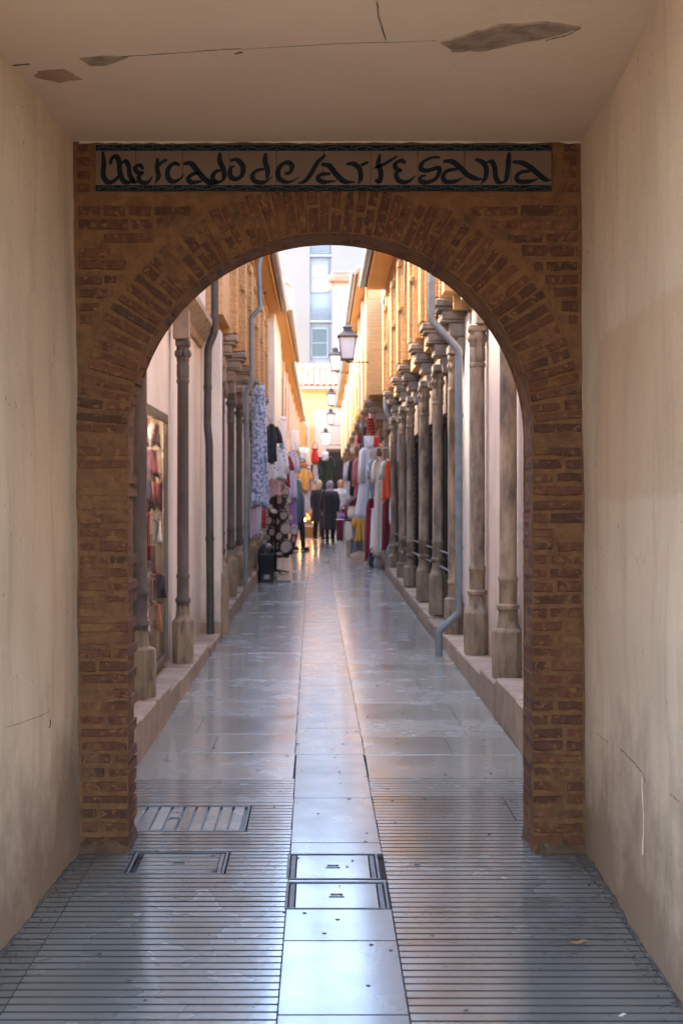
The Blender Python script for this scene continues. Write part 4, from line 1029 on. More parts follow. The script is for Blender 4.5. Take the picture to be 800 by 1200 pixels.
# ------------------------------------------------------------------ lanterns on iron brackets
m_lampiron = M1('black_lantern_iron', (.05,.035,.03), .5, .4)
m_lampglass = M1('frosted_lantern_glass', (.62,.58,.55), .35, spec=.5)
m_lampon = M1('lit_lantern_glass', (.9,.85,.75), .4, emit=((1,.86,.66), 5.0))
def lantern(px, py, y, s, label, wallpx, on=False):
    x, z = PX(px, y), PZ(py, y); t = thing('street_lantern', label, 'street lantern', (x, y, z-.30*s), 0, 'wall lanterns along the alley')
    h = .52*s; w1, w0 = .155*s, .11*s
    corners = [(-1,-1),(1,-1),(1,1),(-1,1)]
    b = MB()
    for cx_, cy_ in corners: b.tube([(cx_*w0, cy_*w0, .02), (cx_*w1, cy_*w1, .02+h*.78)], .011*s, 5)
    b.box(-w0-.012*s, w0+.012*s, -w0-.012*s, w0+.012*s, 0, .03*s)
    for q in range(4):
        a, c = corners[q], corners[(q+1) % 4]; b.tube([(a[0]*w1, a[1]*w1, .02+h*.78), (c[0]*w1, c[1]*w1, .02+h*.78)], .014*s, 5)
    b.build('cage', m_lampiron, t)
    for q in range(4):
        a, c = corners[q], corners[(q+1) % 4]; k = .93
        p = [(a[0]*w0*k, a[1]*w0*k, .03*s), (c[0]*w0*k, c[1]*w0*k, .03*s), (c[0]*w1*k, c[1]*w1*k, .02+h*.77), (a[0]*w1*k, a[1]*w1*k, .02+h*.77)]
        i_ = [(u*.97, v*.97, w) for u, v, w in p]; b = MB(); b.add(p+i_, [(0,1,2,3),(7,6,5,4),(0,4,5,1),(1,5,6,2),(2,6,7,3),(3,7,4,0)]); b.build('pane', m_lampon if on else m_lampglass, t)
    b = MB(); z0 = .02+h*.78; b.rings([[(cx_*r_, cy_*r_, z0+zz) for cx_, cy_ in corners] for r_, zz in ((w1*1.25, .0), (w1*1.25, .015*s), (w1*.55, .11*s), (w1*.5, .13*s), (w1*.5, .17*s), (w1*.62, .18*s), (w1*.15, .24*s))]); b.ball((0, 0, z0+.26*s), .02*s, 8, 6); b.build('cap', m_lampiron, t)
    b = MB(); b.tube([(0, 0, .02), (0, 0, .17*s)], .02*s, 6); b.ball((0, 0, .20*s), .04*s, 8, 6); b.build('bulb', m_lampon if on else m_lampglass, t)
    xw = PX(wallpx, y)-x; b = MB(); b.tube([(0, 0, -.03), (xw, 0, -.03)], .012*s, 6); b.tube([(xw*.55, 0, -.03), (xw, 0, -.32*s)], .010*s, 6); b.tube([(0, 0, -.03), (0, 0, .02)], .02*s, 6); b.box(xw-.02, xw+.02, -.04, .04, -.40*s, .08*s); b.build('bracket', m_lampiron, t)
lantern(407, 403, 26, 1.0, 'nearest and largest lantern hanging out on a long bracket from the right wall', 448.5)
lantern(393, 422, 38, 1.0, 'second lantern from the viewer, half below the largest one', 424.5)
lantern(388, 466, 50, .95, 'lantern in front of the tiled roof of the end building', 413.5)
lantern(387.5, 489, 57, 1.0, 'unlit lantern just above the glowing one', 409.5)
lantern(381.5, 512, 59, 1.0, 'glowing lit lantern at the end of the alley', 409, True)

# ------------------------------------------------------------------ fabrics
def fabric(name, c, c2=None, kind='plain', scale=30.0, rough=.9):
    m, n, l, b, nz, ramp, mixc, vec = mat(name, c, rough, sheen=.3, bump=.15, bscale=120, bumpdist=.003)
    if c2:
        rgb = n.new('ShaderNodeRGB'); rgb.outputs[0].default_value = (*c, 1)
        if kind == 'stripe' or kind == 'vstripe':
            w = n.new('ShaderNodeTexWave'); w.wave_type = 'BANDS'; w.bands_direction = 'Z' if kind == 'stripe' else 'X'; w.inputs['Scale'].default_value = scale; w.inputs['Distortion'].default_value = .6
            l.new(vec, w.inputs[0]); f = ramp(w.outputs[1], .45, .55)
        elif kind == 'floral':
            v = n.new('ShaderNodeTexVoronoi'); v.inputs['Scale'].default_value = scale; l.new(vec, v.inputs[0]); f0 = ramp(v.outputs[0], .35, .25)
            mm = n.new('ShaderNodeMath'); mm.operation = 'MULTIPLY'; l.new(f0, mm.inputs[0]); l.new(ramp(nz(scale*.25, 4), .42, .5), mm.inputs[1]); f = mm.outputs[0]
        else: f = ramp(nz(scale, 4), .48, .55)
        l.new(mixc(f, rgb.outputs[0], c2), b.inputs['Base Color'])
    return m
FB = dict(
  white=fabric('white_cotton', (.78,.78,.80)), cream=fabric('cream_linen', (.72,.62,.50)), pink=fabric('dusty_pink_cotton', (.52,.17,.17)), orange=fabric('orange_red_cotton', (.80,.10,.025)),
  wine=fabric('wine_red_velvet', (.16,.012,.018)), darkred=fabric('dark_red_velvet', (.28,.015,.02)), red=fabric('bright_red_cotton', (.65,.03,.03)), black=fabric('black_cloth', (.018,.018,.022)),
  navy=fabric('navy_cloth', (.03,.04,.09)), blue=fabric('turquoise_blue_silk', (.05,.25,.42)), purple=fabric('lilac_purple_silk', (.32,.18,.42)), lilac=fabric('pale_lilac_cotton', (.55,.50,.66)),
  bluewhite=fabric('blue_white_print', (.50,.54,.66), (.13,.17,.28), 'spots', 22), greystripe=fabric('grey_striped_cotton', (.62,.64,.68), (.12,.14,.18), 'vstripe', 9), yellow=fabric('mustard_cloth', (.72,.36,.04)),
  tan=fabric('tan_leather', (.36,.15,.05), rough=.5), brown=fabric('brown_leather', (.12,.055,.03), rough=.5), amber=fabric('amber_cloth', (.80,.42,.10), (.85,.6,.25), 'spots', 9), redstripe=fabric('red_black_striped_cloth', (.55,.05,.03), (.05,.015,.012), 'stripe', 5),
  pinkfloral=fabric('pink_white_print', (.72,.50,.55), (.35,.08,.14), 'floral', 20), whitefloral=fabric('white_floral_print', (.75,.73,.74), (.30,.22,.34), 'floral', 18), green=fabric('dark_green_velvet', (.012,.035,.025)), grey=fabric('grey_wool', (.25,.25,.28)),
  teal=fabric('teal_cloth', (.06,.20,.22)), ice=fabric('ice_blue_cotton', (.62,.68,.78)), peach=fabric('peach_cloth', (.70,.38,.24)))
m_hanger = M1('wooden_hanger', (.35,.20,.10), .6)
m_rail = M1('steel_rail', (.45,.45,.45), .3, .9)

def cloth_body(b, w0, w1, h, dep=.06, folds=7, amp=.012, seed=0, shoulder=True, sway=.0, seg=28, st=14, flat=False):
    r = random.Random(seed); ph = r.uniform(0, 6); rs = []
    for k in range(st+1):
        t = k/st; z = -h*t
        w = (w0+(w1-w0)*t)/2
        if shoulder and t < .16: w *= .30+.70*math.sin(min(1, t/.13)*PI/2)
        d = dep*(.35+.65*min(1, t*3)) if shoulder else dep*.8
        ring = []
        for i in range(seg):
            a = 2*PI*i/seg; am = amp*(.35+1.5*t)
            f = 1+ (am/ max(d, .02))*math.sin(folds*a*1.0+ph+1.2*math.sin(t*3+ph))
            x = w*math.cos(a)*(1+.10*am/.012*.3*math.sin(2*a+ph)); y = d*math.sin(a)*f + am*1.2*math.sin(3.3*PI*math.cos(a)+ph)*t
            ring.append((x+sway*t*t, y, z - (.035*math.sin(a*2+ph)+.012*math.sin(folds*a+ph))*t + r.uniform(-.002, .002)))
        rs.append(ring)
    b.rings(rs); return b
def garment(label, cat, px, ptop, pbot, y, w0, w1, mt, rot=0.0, sleeve=.0, mt2=None, group='clothes hung on rails by the shops', nm='garment', seed=None, hanger=True, dep=.045, sleeve_w=.055, sway=0.0, wall=None):
    zt, zb = PZ(ptop, y), PZ(pbot, y); h = max(.25, zt-zb); x = PX(px, y); seed = seed if seed is not None else int(px*7+ptop)
    t = thing(nm, label, cat, (x, y, zt), rot, group)
    b = MB(); cloth_body(b, w0, w1, h, dep, 6, .014, seed, True, sway); b.build('body', mt, t, 'all')
    if sleeve:
        for s in (-1, 1):
            b = MB(); P = [(s*w0*.40, 0, -.05), (s*(w0*.5+.02), .0, -.11), (s*(w0*.5+.05), -.01, -.11-sleeve*.5), (s*(w0*.5+.055), -.02, -.11-sleeve)]
            b.tube(P, [.04, sleeve_w*.8, sleeve_w*.95, sleeve_w*1.15], 14); b.v = [(x+.006*math.sin(z*60+x*40), y_*.6+.008*math.sin(z*35), z) for x, y_, z in b.v]; b.build('sleeve', mt2 or mt, t, 'all')
    b = MB(); b.rings([[((.055)*math.cos(a), .035*math.sin(a), -.012+zq) for a in [2*PI*i/12 for i in range(12)]] for zq in (-.02, .012)]); b.build('collar', mt2 or mt, t, True)
    if hanger:
        b = MB(); b.tube([(-w0*.42, 0, -.045), (0, 0, .015), (w0*.42, 0, -.045)], .010, 6); b.tube([(0, 0, .01), (0, 0, .05), (.02, 0, .075), (0, 0, .10), (-.018, 0, .085)], .004, 5); b.build('hanger', m_hanger, t)
    return t
def drape(label, cat, px, ptop, pbot, y, w0, w1, mt, rot=0.0, group='scarves and cloths hung for sale', nm='hanging_cloth', seed=None, dep=.05, folds=9, sway=0):
    zt, zb = PZ(ptop, y), PZ(pbot, y); t = thing(nm, label, cat, (PX(px, y), y, zt), rot, group); seed = seed if seed is not None else int(px*5+ptop)
    b = MB(); cloth_body(b, w0, w1, zt-zb, dep, folds, .016, seed, False, sway, 36, 18); b.build('fabric', mt, t, 'all')
    b = MB()
    n = 9
    for k in range(n):
        xx = (k/(n-1)-.5)*w1*.85+sway; b.tube([(xx, 0, -(zt-zb)+.01), (xx+rnd.uniform(-.006, .006), 0, -(zt-zb)-.045)], [.006, .003], 4)
    b.build('fringe', mt, t)
    b = MB(); b.tube([(-w0*.5, 0, .0), (w0*.5, 0, .0)], .010, 6); b.tube([(0, 0, 0), (0, 0, .07)], .004, 4); b.build('hanger_bar', m_rail, t); return t

# -- right side: clothes on rails
garment('pale ice blue tunic, the leftmost garment of the right-hand rail', 'tunic', 410.5, 540, 577, 36, .20, .24, FB['ice'], .5, .42)
garment('dusty pink long-sleeved blouse between the ice blue tunic and the long white robe', 'blouse', 421.5, 536, 582, 30, .24, .32, FB['pink'], .7, .5)
garment('black cardigan squeezed behind the dusty pink blouse', 'cardigan', 414.5, 537, 580, 31.5, .22, .26, FB['black'], .9, .4)
garment('long white robe with wide sleeves beside the dusty pink blouse', 'robe', 433, 523, 606, 28.6, .30, .52, FB['white'], .5, .62, sway=-.10, sleeve_w=.075)
garment('grey and white striped shirt hung in front of the long white robe', 'shirt', 441, 537, 583, 27.6, .26, .34, FB['greystripe'], .6, .3)
garment('long cream dress reaching nearly to the ground', 'dress', 446.5, 537, 651, 26.8, .26, .36, FB['cream'], .55, .35)
garment('bright orange-red top on the rail nearest the columns', 'top', 456.5, 538, 585, 25.6, .22, .32, FB['orange'], .35, .25, mt2=FB['cream'])
garment('narrow white dress hanging right of the orange-red top', 'dress', 461, 536, 612, 25.7, .14, .17, FB['white'], .7, .25)
garment('dark wine red velvet skirt hanging below the orange-red top', 'skirt', 454.5, 584, 644, 26.0, .22, .26, FB['wine'], .35, 0, nm='skirt', hanger=False)
garment('dark red long dress at the left end of the lower rail', 'dress', 434.5, 584, 655, 28.0, .20, .28, FB['darkred'], .5, .0)
garment('white trousers hung beside the dark red long dress', 'trousers', 438, 596, 648, 27.7, .12, .14, FB['white'], .6, 0, hanger=True)
garment('black trousers at the right end of the lower rail', 'trousers', 460.5, 612, 648, 25.85, .10, .12, FB['black'], .4, 0)
garment('grey wool coat under the ice blue tunic', 'coat', 412.5, 583, 612, 34, .22, .26, FB['grey'], .4, .2)
garment('plum coloured cardigan behind the table on the right', 'cardigan', 417, 584, 612, 33, .24, .30, FB['wine'], .6, .25)
drape('red and black striped cloth hung high on the right wall', 'cloth', 434, 490, 512, 28.5, .15, .17, FB['redstripe'], .4)
drape('white and red scarf tied above the striped cloth', 'scarf', 436, 470, 492, 28.8, .08, .13, FB['pinkfloral'], .3)
drape('orange cloth hung high at the left end of the right-hand stalls', 'cloth', 418, 478, 496, 33, .10, .14, FB['amber'], .4)
drape('orange-brown pouch cloth hung beneath the orange cloth', 'cloth', 418, 510, 525, 33.2, .10, .13, FB['peach'], .4)
drape('dark purple scarf on the right wall beside the white robe', 'scarf', 428, 500, 532, 29.3, .10, .12, FB['black'], .4)
drape('white scarf with red border on the right wall under the striped cloth', 'scarf', 433, 511, 524, 28.3, .24, .20, FB['white'], .3)
drape('small red cloth beside the white scarf with red border', 'cloth', 441, 512, 522, 27.9, .12, .12, FB['red'], .3)
drape('tan patterned cloth hanging next to the wooden hanger row', 'cloth', 447, 520, 540, 27.2, .10, .12, FB['peach'], .3)
# rails
def rail(label, y0, y1, x, z, wallx):
    t = thing('clothes_rail', label, 'clothes rail', (x, y0, z), 0, 'steel rails carrying clothes'); b = MB(); b.tube([(0, 0, 0), (0, y1-y0, 0)], .014, 8); b.build('bar', m_rail, t, True)
    for q in (0.1, y1-y0-.1):
        b = MB(); b.tube([(0, q, 0), (wallx-x, q, 0)], .010, 6); b.build('wall_arm', m_rail, t)
    return t
rail('steel clothes rail along the right wall above the garments', 25.3, 31.5, 1.0, PZ(531, 28), 1.30)
rail('steel clothes rail on the left wall behind the patterned cloth', 18.6, 27.0, -.93, 3.16, -1.2)
# vertical white banner with green marks
m_sign = M1('white_sign_board', (.78,.77,.74), .6); m_green = M1('green_print', (.05,.22,.12), .6)
yb_ = 29.4; t = thing('vertical_sign', 'narrow white upright sign with three green marks among the right-hand clothes', 'sign', (PX(426, yb_), yb_, PZ(605, yb_)))
hb = PZ(574, yb_)-PZ(605, yb_); MB().box(-.085, .085, 0, .02, 0, hb, .004).build('board', m_sign, t)
for q in (.35, .55, .74):
    zc_ = hb*(1-q)-.02; b = MB(); b.box(-.035, .035, -.003, -.0005, zc_-.030, zc_+.030)
    b.box(-.05, .05, -.0035, -.0031, zc_-.008, zc_+.008); b.build('green_mark', m_green, t)
MB().tube([(0, .01, -.9), (0, .01, 0)], .012, 6).build('post', m_rail, t)
# table with small goods
yt = 30.0; X0, X1 = PX(396, yt), PX(430, yt); zt = gz(yt)+.86
t = thing('market_table', 'small folding table of cloth goods in front of the right-hand rail', 'table', ((X0+X1)/2, yt, gz(yt)))
hw = (X1-X0)/2
MB().box(-hw, hw, -.35, .45, .82, .86, .006).build('table_top', m_wood, t)
for sx in (-1, 1):
    for sy in (-.31, .41): MB().tube([(sx*(hw-.03), sy, .82), (sx*(hw-.05), sy, 0)], .018, 6).build('leg', m_rail, t)
b = MB(); cloth_body(b, .30, .36, .66, .02, 9, .012, 3, False, 0, 36, 10); b.v = [(x+.12, y-.37, z+.82) for x, y, z in b.v]; b.build('cover_cloth', FB['grey'], t, 'all')
b = MB(); cloth_body(b, .10, .10, .76, .02, 5, .01, 4, False, 0, 24, 10); b.v = [(x-.10, y-.38, z+.80) for x, y, z in b.v]; b.build('hanging_cloth', FB['cream'], t, 'all')
def bag(label, x, y, z, w, h, d, mt, rot=0.0, cat='bag', strap=True, mt2=None, group='small bags and pouches for sale', seed=1):
    t = thing('pouch_bag', label, cat, (x, y, z), rot, group); r = random.Random(seed); b = MB(); st = 8; rs = []
    for k in range(st+1):
        u = k/st; s = (math.sin(PI*min(1, max(.0, .12+.80*u)))**.45)*(1-.25*u)
        rs.append([(w/2*s*math.copysign(abs(math.cos(a))**.7, math.cos(a)), d/2*s*math.copysign(abs(math.sin(a))**.7, math.sin(a))*(1+.08*math.sin(3*a+r.random())), h*u+.01*math.sin(3*a)) for a in [2*PI*i/16 for i in range(16)]])
    b.rings(rs); b.build('body', mt, t, 'all')
    b = MB(); b.rings([[(w/2*.74*math.cos(a), d/2*.74*math.sin(a), h*q) for a in [2*PI*i/14 for i in range(14)]] for q in (.93, 1.02)]); b.build('flap', mt2 or mt, t, True)
    if strap:
        b = MB(); b.tube([(-w*.33, 0, h*.95), (-w*.25, 0, h*1.3), (0, 0, h*1.5), (w*.25, 0, h*1.3), (w*.33, 0, h*.95)], .010, 6); b.build('strap', mt2 or mt, t, True)
    return t
spec = [('purple drawstring bag at the left end of the market table', 400, .18, .13, 'purple'), ('dark patterned bag on the table edge beside the purple one', 403, .20, .20, 'wine'), ('folded red cloth bundle on the market table', 408, .22, .15, 'red'),
        ('white cotton bag in the middle of the market table', 412, .20, .26, 'cream'), ('orange-yellow bag at the back of the market table', 420, .36, .20, 'yellow'), ('black bag lying on the right end of the market table', 427, .22, .16, 'black'), ('brown leather bag tucked among bags on the market table', 416, .18, .18, 'brown')]
for i, (lb, px, w, h, c) in enumerate(spec): bag(lb, PX(px, yt), yt-.1+.09*(i % 3), zt, w, h, .18, FB[c], .2*i, strap=i % 3 == 1, seed=i)
garment('mustard yellow jacket draped from the right end of the market table', 'jacket', 423, 600, 634, 29.5, .20, .26, FB['yellow'], .2, .2, hanger=False)
garment('cream shawl slipping off the left side of the market table', 'shawl', 408, 613, 632, 29.4, .14, .20, FB['cream'], -.2, 0, hanger=False)
drape('plum scarf falling from the left corner of the market table', 'scarf', 398, 609, 632, 29.45, .16, .14, FB['wine'])
bag('black bag on the paving under the dark red dress', PX(437, 27.3), 27.3, gz(27.3), .22, .26, .2, FB['black'], .3, seed=8)
bag('crumpled grey bag on the paving beside the black bag', PX(443, 27), 27.0, gz(27), .2, .20, .2, FB['grey'], .3, seed=9)
bag('brown bag on the paving under the wine red skirt', PX(450, 26.6), 26.6, gz(26.6), .2, .2, .2, FB['brown'], .1, seed=10)

# -- left side
drape('long blue and white patterned cloth gathered at the top on the left wall', 'cloth', 305, 452, 594, 20.2, .13, .27, FB['bluewhite'], .3, dep=.07, folds=8, sway=-.01)
drape('narrow blue and white patterned cloth hung behind the long one', 'cloth', 299, 458, 590, 21.0, .10, .14, FB['bluewhite'], .3)
drape('lilac cloth showing under the left patterned cloth', 'cloth', 298, 590, 628, 21.2, .14, .15, FB['lilac'], .3)
drape('bright red narrow scarf under the patterned cloth', 'scarf', 309, 592, 616, 21.6, .05, .06, FB['red'], .3)
drape('white scarf beside the bright red narrow scarf', 'scarf', 305, 592, 622, 21.7, .05, .06, FB['white'], .3)
drape('wine red scarf behind the white scarf on the left', 'scarf', 301.5, 592, 627, 21.9, .05, .06, FB['wine'], .3)
garment('black leather jacket hung high right of the patterned cloth', 'jacket', 318, 497, 541, 23.5, .20, .20, FB['black'], .6, .2)
garment('white floral blouse below the black leather jacket', 'blouse', 324, 524, 562, 24.6, .26, .36, FB['whitefloral'], .4, .35)
garment('pink and red printed tunic beside the white floral blouse', 'tunic', 322, 542, 582, 25.0, .18, .24, FB['pinkfloral'], .6, .3)
garment('crimson narrow dress right of the pink printed tunic', 'dress', 334, 532, 570, 27.0, .14, .2, FB['darkred'], .4, .2)
garment('lilac dress hung above the turquoise silk', 'dress', 340, 530, 585, 28.6, .20, .30, FB['lilac'], .3, .3)
drape('white floral cloth hung high along the left wall', 'cloth', 330, 488, 545, 29.5, .16, .24, FB['whitefloral'], .3)
drape('white lace cloth hung high beyond the white floral cloth', 'cloth', 345, 505, 530, 36.0, .22, .26, FB['white'], .2)
drape('turquoise blue silk hanging beside the tambourine stand', 'cloth', 343, 560, 590, 29.0, .12, .20, FB['blue'], .2)
drape('lilac purple silk hanging lower beside the tambourine stand', 'cloth', 343, 584, 620, 28.8, .14, .18, FB['purple'], .2)
drape('turquoise scarf hanging behind the blue silk', 'scarf', 349, 562, 610, 30, .08, .10, FB['teal'], .2)
garment('white round-topped sun hat and veil on a stand', 'hat', 355, 524, 544, 37.0, .36, .30, FB['white'], .1, 0, nm='hat_display', hanger=False, dep=.16)
bag('tan leather satchel hung beneath the white hat', PX(353, 36.8), 36.8, PZ(549, 36.8), .38, .18, .14, FB['tan'], .1, mt2=FB['brown'], seed=12)
garment('amber and yellow patterned shirt on a stand left of the people', 'shirt', 355, 549, 574, 36.6, .30, .34, FB['amber'], .1, .2)
drape('pale pink print scarf left of the amber shirt', 'scarf', 346, 545, 562, 36.9, .10, .12, FB['peach'])
drape('violet and white printed cloth right of the amber shirt', 'cloth', 362, 548, 580, 37.2, .10, .14, FB['purple'])
drape('white printed cloth hanging under the amber shirt', 'cloth', 356, 574, 600, 36.7, .30, .32, FB['whitefloral'])
bag('bright red backpack hung right of the white hat', PX(369, 41), 41.0, PZ(543, 41), .26, .42, .2, FB['red'], .1, mt2=FB['darkred'], seed=13)
garment('pale blue jacket hung beneath the red backpack', 'jacket', 369, 543, 566, 41.3, .16, .2, FB['ice'], .1, .2, mt2=FB['navy'])
garment('dark green velvet gown hung left of the end doorway', 'gown', 381, 534, 575, 44, .40, .46, FB['green'], .0, .35)
t = garment('pale grey hood hung above the dark green gown', 'hood', 381, 529, 536, 43.8, .2, .2, FB['ice'], 0, 0, hanger=False, dep=.1)

# tambourines and drums on a tall stand
m_skin = M1('drum_skin', (.55,.50,.45), .6, var=(.38,.32,.28), vscale=9, vmix=.6); m_rim = M1('dark_drum_rim', (.035,.02,.018), .5, var=(.12,.03,.03), vscale=9, vmix=.7)
ys_ = 25.5; xs_ = PX(323, ys_)
t = thing('display_stand', 'tall black stand carrying a cluster of tambourines on the left', 'display stand', (xs_, ys_, gz(ys_)))
b = MB(); b.tube([(0, 0, .02), (0, 0, 1.85)], .02, 8); b.build('pole', m_lattice, t)
b = MB(); 
for a in range(4): b.tube([(0, 0, .06), (.25*math.cos(a*PI/2+.4), .25*math.sin(a*PI/2+.4), .015)], .015, 6)
b.build('foot', m_lattice, t)
for zz in (.5, .8, 1.1, 1.4, 1.7): b = MB(); b.tube([(-.24, 0, zz), (.24, 0, zz)], .010, 6); b.tube([(0, -.2, zz), (0, .2, zz)], .010, 6); b.build('arm', m_lattice, t)
b = MB(); b.lathe([(.92, -.022), (1.0, -.022), (1.0, .022), (.92, .022)], 20); b.v = [(x, y*1, z) for x, y, z in b.v]
rimb = MB()
rim_prof = [(1.0, -.35), (1.0, .35), (.90, .35), (.90, -.35), (1.0, -.35)]
rimb.lathe(rim_prof, 20, cap=False); rim_me = rimb.mesh('rim', m_rim, True)
skb = MB(); skb.lathe([(.91, .30), (.0001, .33)], 20, cap=False); skb.lathe([(.0001, .24), (.91, .25)], 20, cap=False); sk_me = skb.mesh('skin', m_skin, True)
proto = thing('tambourine', 'x', 'tambourine', (0,0,0), 0, 'tambourines clustered on the tall stand')
link('rim', rim_me, proto); link('skin', sk_me, proto)
spots = [(333,577,.09,'topmost'),(322,566,.07,''),(328,569,.06,''),(317,578,.07,''),(338,586,.06,''),(326,586,.07,''),(312,590,.06,''),(320,600,.075,''),(331,603,.095,''),(314,610,.07,''),(324,611,.06,''),(340,606,.06,''),(334,619,.11,''),(318,622,.09,''),(326,628,.07,''),(313,630,.06,''),(334,640,.125,''),(322,640,.08,''),(345,622,.07,''),(316,594,.05,''),(336,594,.05,''),(309,600,.06,''),(343,632,.06,''),(328,650,.07,''),(310,618,.07,'')]
spots.sort(key=lambda s: s[1])
TL = ['topmost on the left', 'topmost in the centre', 'under the topmost two', 'second row, far left', 'second row, between centre and left', 'third row, right edge', 'third row, centre', 'fourth row, far left', 'fourth row, left of mid-height disc', 'fourth row, near mid-height disc', 'outermost at the far left', 'left of the mid-height big disc', 'right beside the mid-height big disc', 'far right at mid height', 'left under mid height', 'centre under mid height', 'far left, lower half', 'left, touching the second big disc', 'centre, beside the second big disc', 'rightmost, lower half', 'centre, between two big discs', 'lower left, above the foot', 'lower right, beyond the third big disc', 'lower left of the largest disc', 'lowest of all, near the feet']
for i, (px, py, r, _) in enumerate(spots):
    y = ys_-.12-.10*math.sin(i*2.1)+.05*(i % 3); o = proto if i == 0 else copy_tree(proto)
    big = r > .085
    o.scale = (r*1.0,)*3; o.location = (PX(px, y), y, PZ(py, y))
    face = (rnd.uniform(-.35, .35), rnd.uniform(-.5, .5)) if big or i % 3 else (rnd.uniform(-1.3, 1.3), rnd.uniform(-1.0, 1.0))
    o.rotation_euler = (PI/2+face[0], 0, face[1]+.25)
    row = ['top', 'upper', 'middle', 'lower', 'bottom'][min(4, int((py-560)/19))]; sd_ = 'left' if px < 319 else 'right' if px > 331 else 'central'
    o['label'] = {334: 'largest white tambourine near the bottom of the stand' if py > 630 else 'large white tambourine below the middle of the stand', 331: 'large white tambourine at mid height of the stand', 333: 'white-faced tambourine at the upper right of the stand'}.get(px, 'small dark-rimmed tambourine, %s in the cluster on the stand' % TL[i])
drape('dark printed cloth hanging behind the tambourine cluster', 'cloth', 325, 562, 652, 26.05, .26, .42, fabric('dark_print', (.05,.025,.035), (.30,.08,.10), 'floral', 22), .1, dep=.05)
bag('red and white beaded bag hung right of the tambourines', PX(345, 26.4), 26.4, PZ(630, 26.4), .15, .16, .12, FB['red'], .1, mt2=FB['white'], seed=20)
bag('dark wine bag hung at the left foot of the tambourine cluster', PX(311, 24.9), 24.9, PZ(652, 24.9), .22, .22, .2, FB['wine'], .1, seed=21)

# litter bin
m_bin = M1('black_bin_plastic', (.012,.014,.016), .35, bump=.1)
yb = 23.2; t = thing('litter_bin', 'black litter bin with domed hood standing by the left plinth', 'litter bin', (PX(312, yb), yb, gz(yb)), .1)
b = MB(); b.rings([[(sx*w, sy*d, z) for sx, sy in ((-1,-.8),(-.8,-1),(.8,-1),(1,-.8),(1,.8),(.8,1),(-.8,1),(-1,.8))] for w, d, z in ((.115, .115, 0), (.125, .125, .03), (.130, .130, .43), (.138, .138, .44), (.138, .138, .47))]); b.build('body', m_bin, t, True)
b = MB(); b.lathe([(.137, .0), (.134, .05), (.115, .10), (.075, .14), (.03, .158), (.005, .16)], 18, (0, 0, .47)); b.build('hood', m_bin, t, True)
b = MB(); b.box(-.07, .07, -.1345, -.125, .50, .555, .004); b.build('opening', m_joint, t)
b = MB(); b.box(-.045, .045, -.132, -.1285, .05, .12, .002); b.build('label_plate', m_zinc, t)
b = MB(); b.box(.14, .40, -.03, .02, 0, .018, .004); b.build('foot_bar', m_bin, t)

# lamps and brass goods glowing on a low table at the far left
m_brass = M1('brass', (.75,.42,.12), .3, .9); m_glow = M1('lit_lamp_glass', (.9,.5,.2), .4, emit=((1,.50,.16), 2.5))
yg = 43.0; t = thing('display_table', 'low table of brass lamps beyond the amber shirt', 'table', (PX(362, yg), yg, gz(yg)))
MB().box(-.30, .36, -.2, .3, .40, .44, .01).build('table_top', m_wood, t)
for sx in (-.26, .32):
    for sy in (-.16, .26): MB().box(sx-.02, sx+.02, sy-.02, sy+.02, 0, .399).build('leg', m_wood, t)
for i, (px, py, r, on) in enumerate(((354,609,.12,1),(359,596,.09,0),(364,603,.13,0),(369,610,.12,1),(373,596,.07,0),(357,587,.07,0),(366,588,.09,0))):
    z = PZ(py, yg-.1); o = thing('brass_lamp', ['glowing brass lamp at the left end of the low table','small brass lamp standing above the left glowing lamp','wide coppery brass lamp in the middle of the low table','glowing brass lamp at the right end of the low table','little brass lamp behind the right glowing lamp','brass lamp hung highest on the left of the low table','round brass lamp hung above the coppery one'][i], 'lamp', (PX(px, yg-.1), yg-.1+.05*(i % 2), z-r), 0, 'brass lamps at the far left stall')
    MB().lathe([(r*.5, 0), (r*.55, r*.15), (r*.3, r*.3), (r*.9, r*.8), (r, r*1.2), (r*.75, r*1.7), (r*.3, r*2.0), (r*.15, r*2.2)], 14).build('shade', m_glow if on else (m_brass if i % 2 else FB['peach']), o, True)
    MB().lathe([(r*.55, -.01), (r*.55, .02), (r*.2, .03)], 12).build('base', m_brass, o, True)
# boxes behind: warm wooden chest
t = thing('wooden_chest', 'orange-brown wooden chest under the low table of lamps', 'chest', (PX(362, yg), yg, gz(yg))); MB().box(-.24, .28, -.18, .2, 0, .24, .01).build('body', m_soffit, t); MB().box(-.25, .29, -.19, .21, .242, .29, .01).build('lid', m_soffit, t)

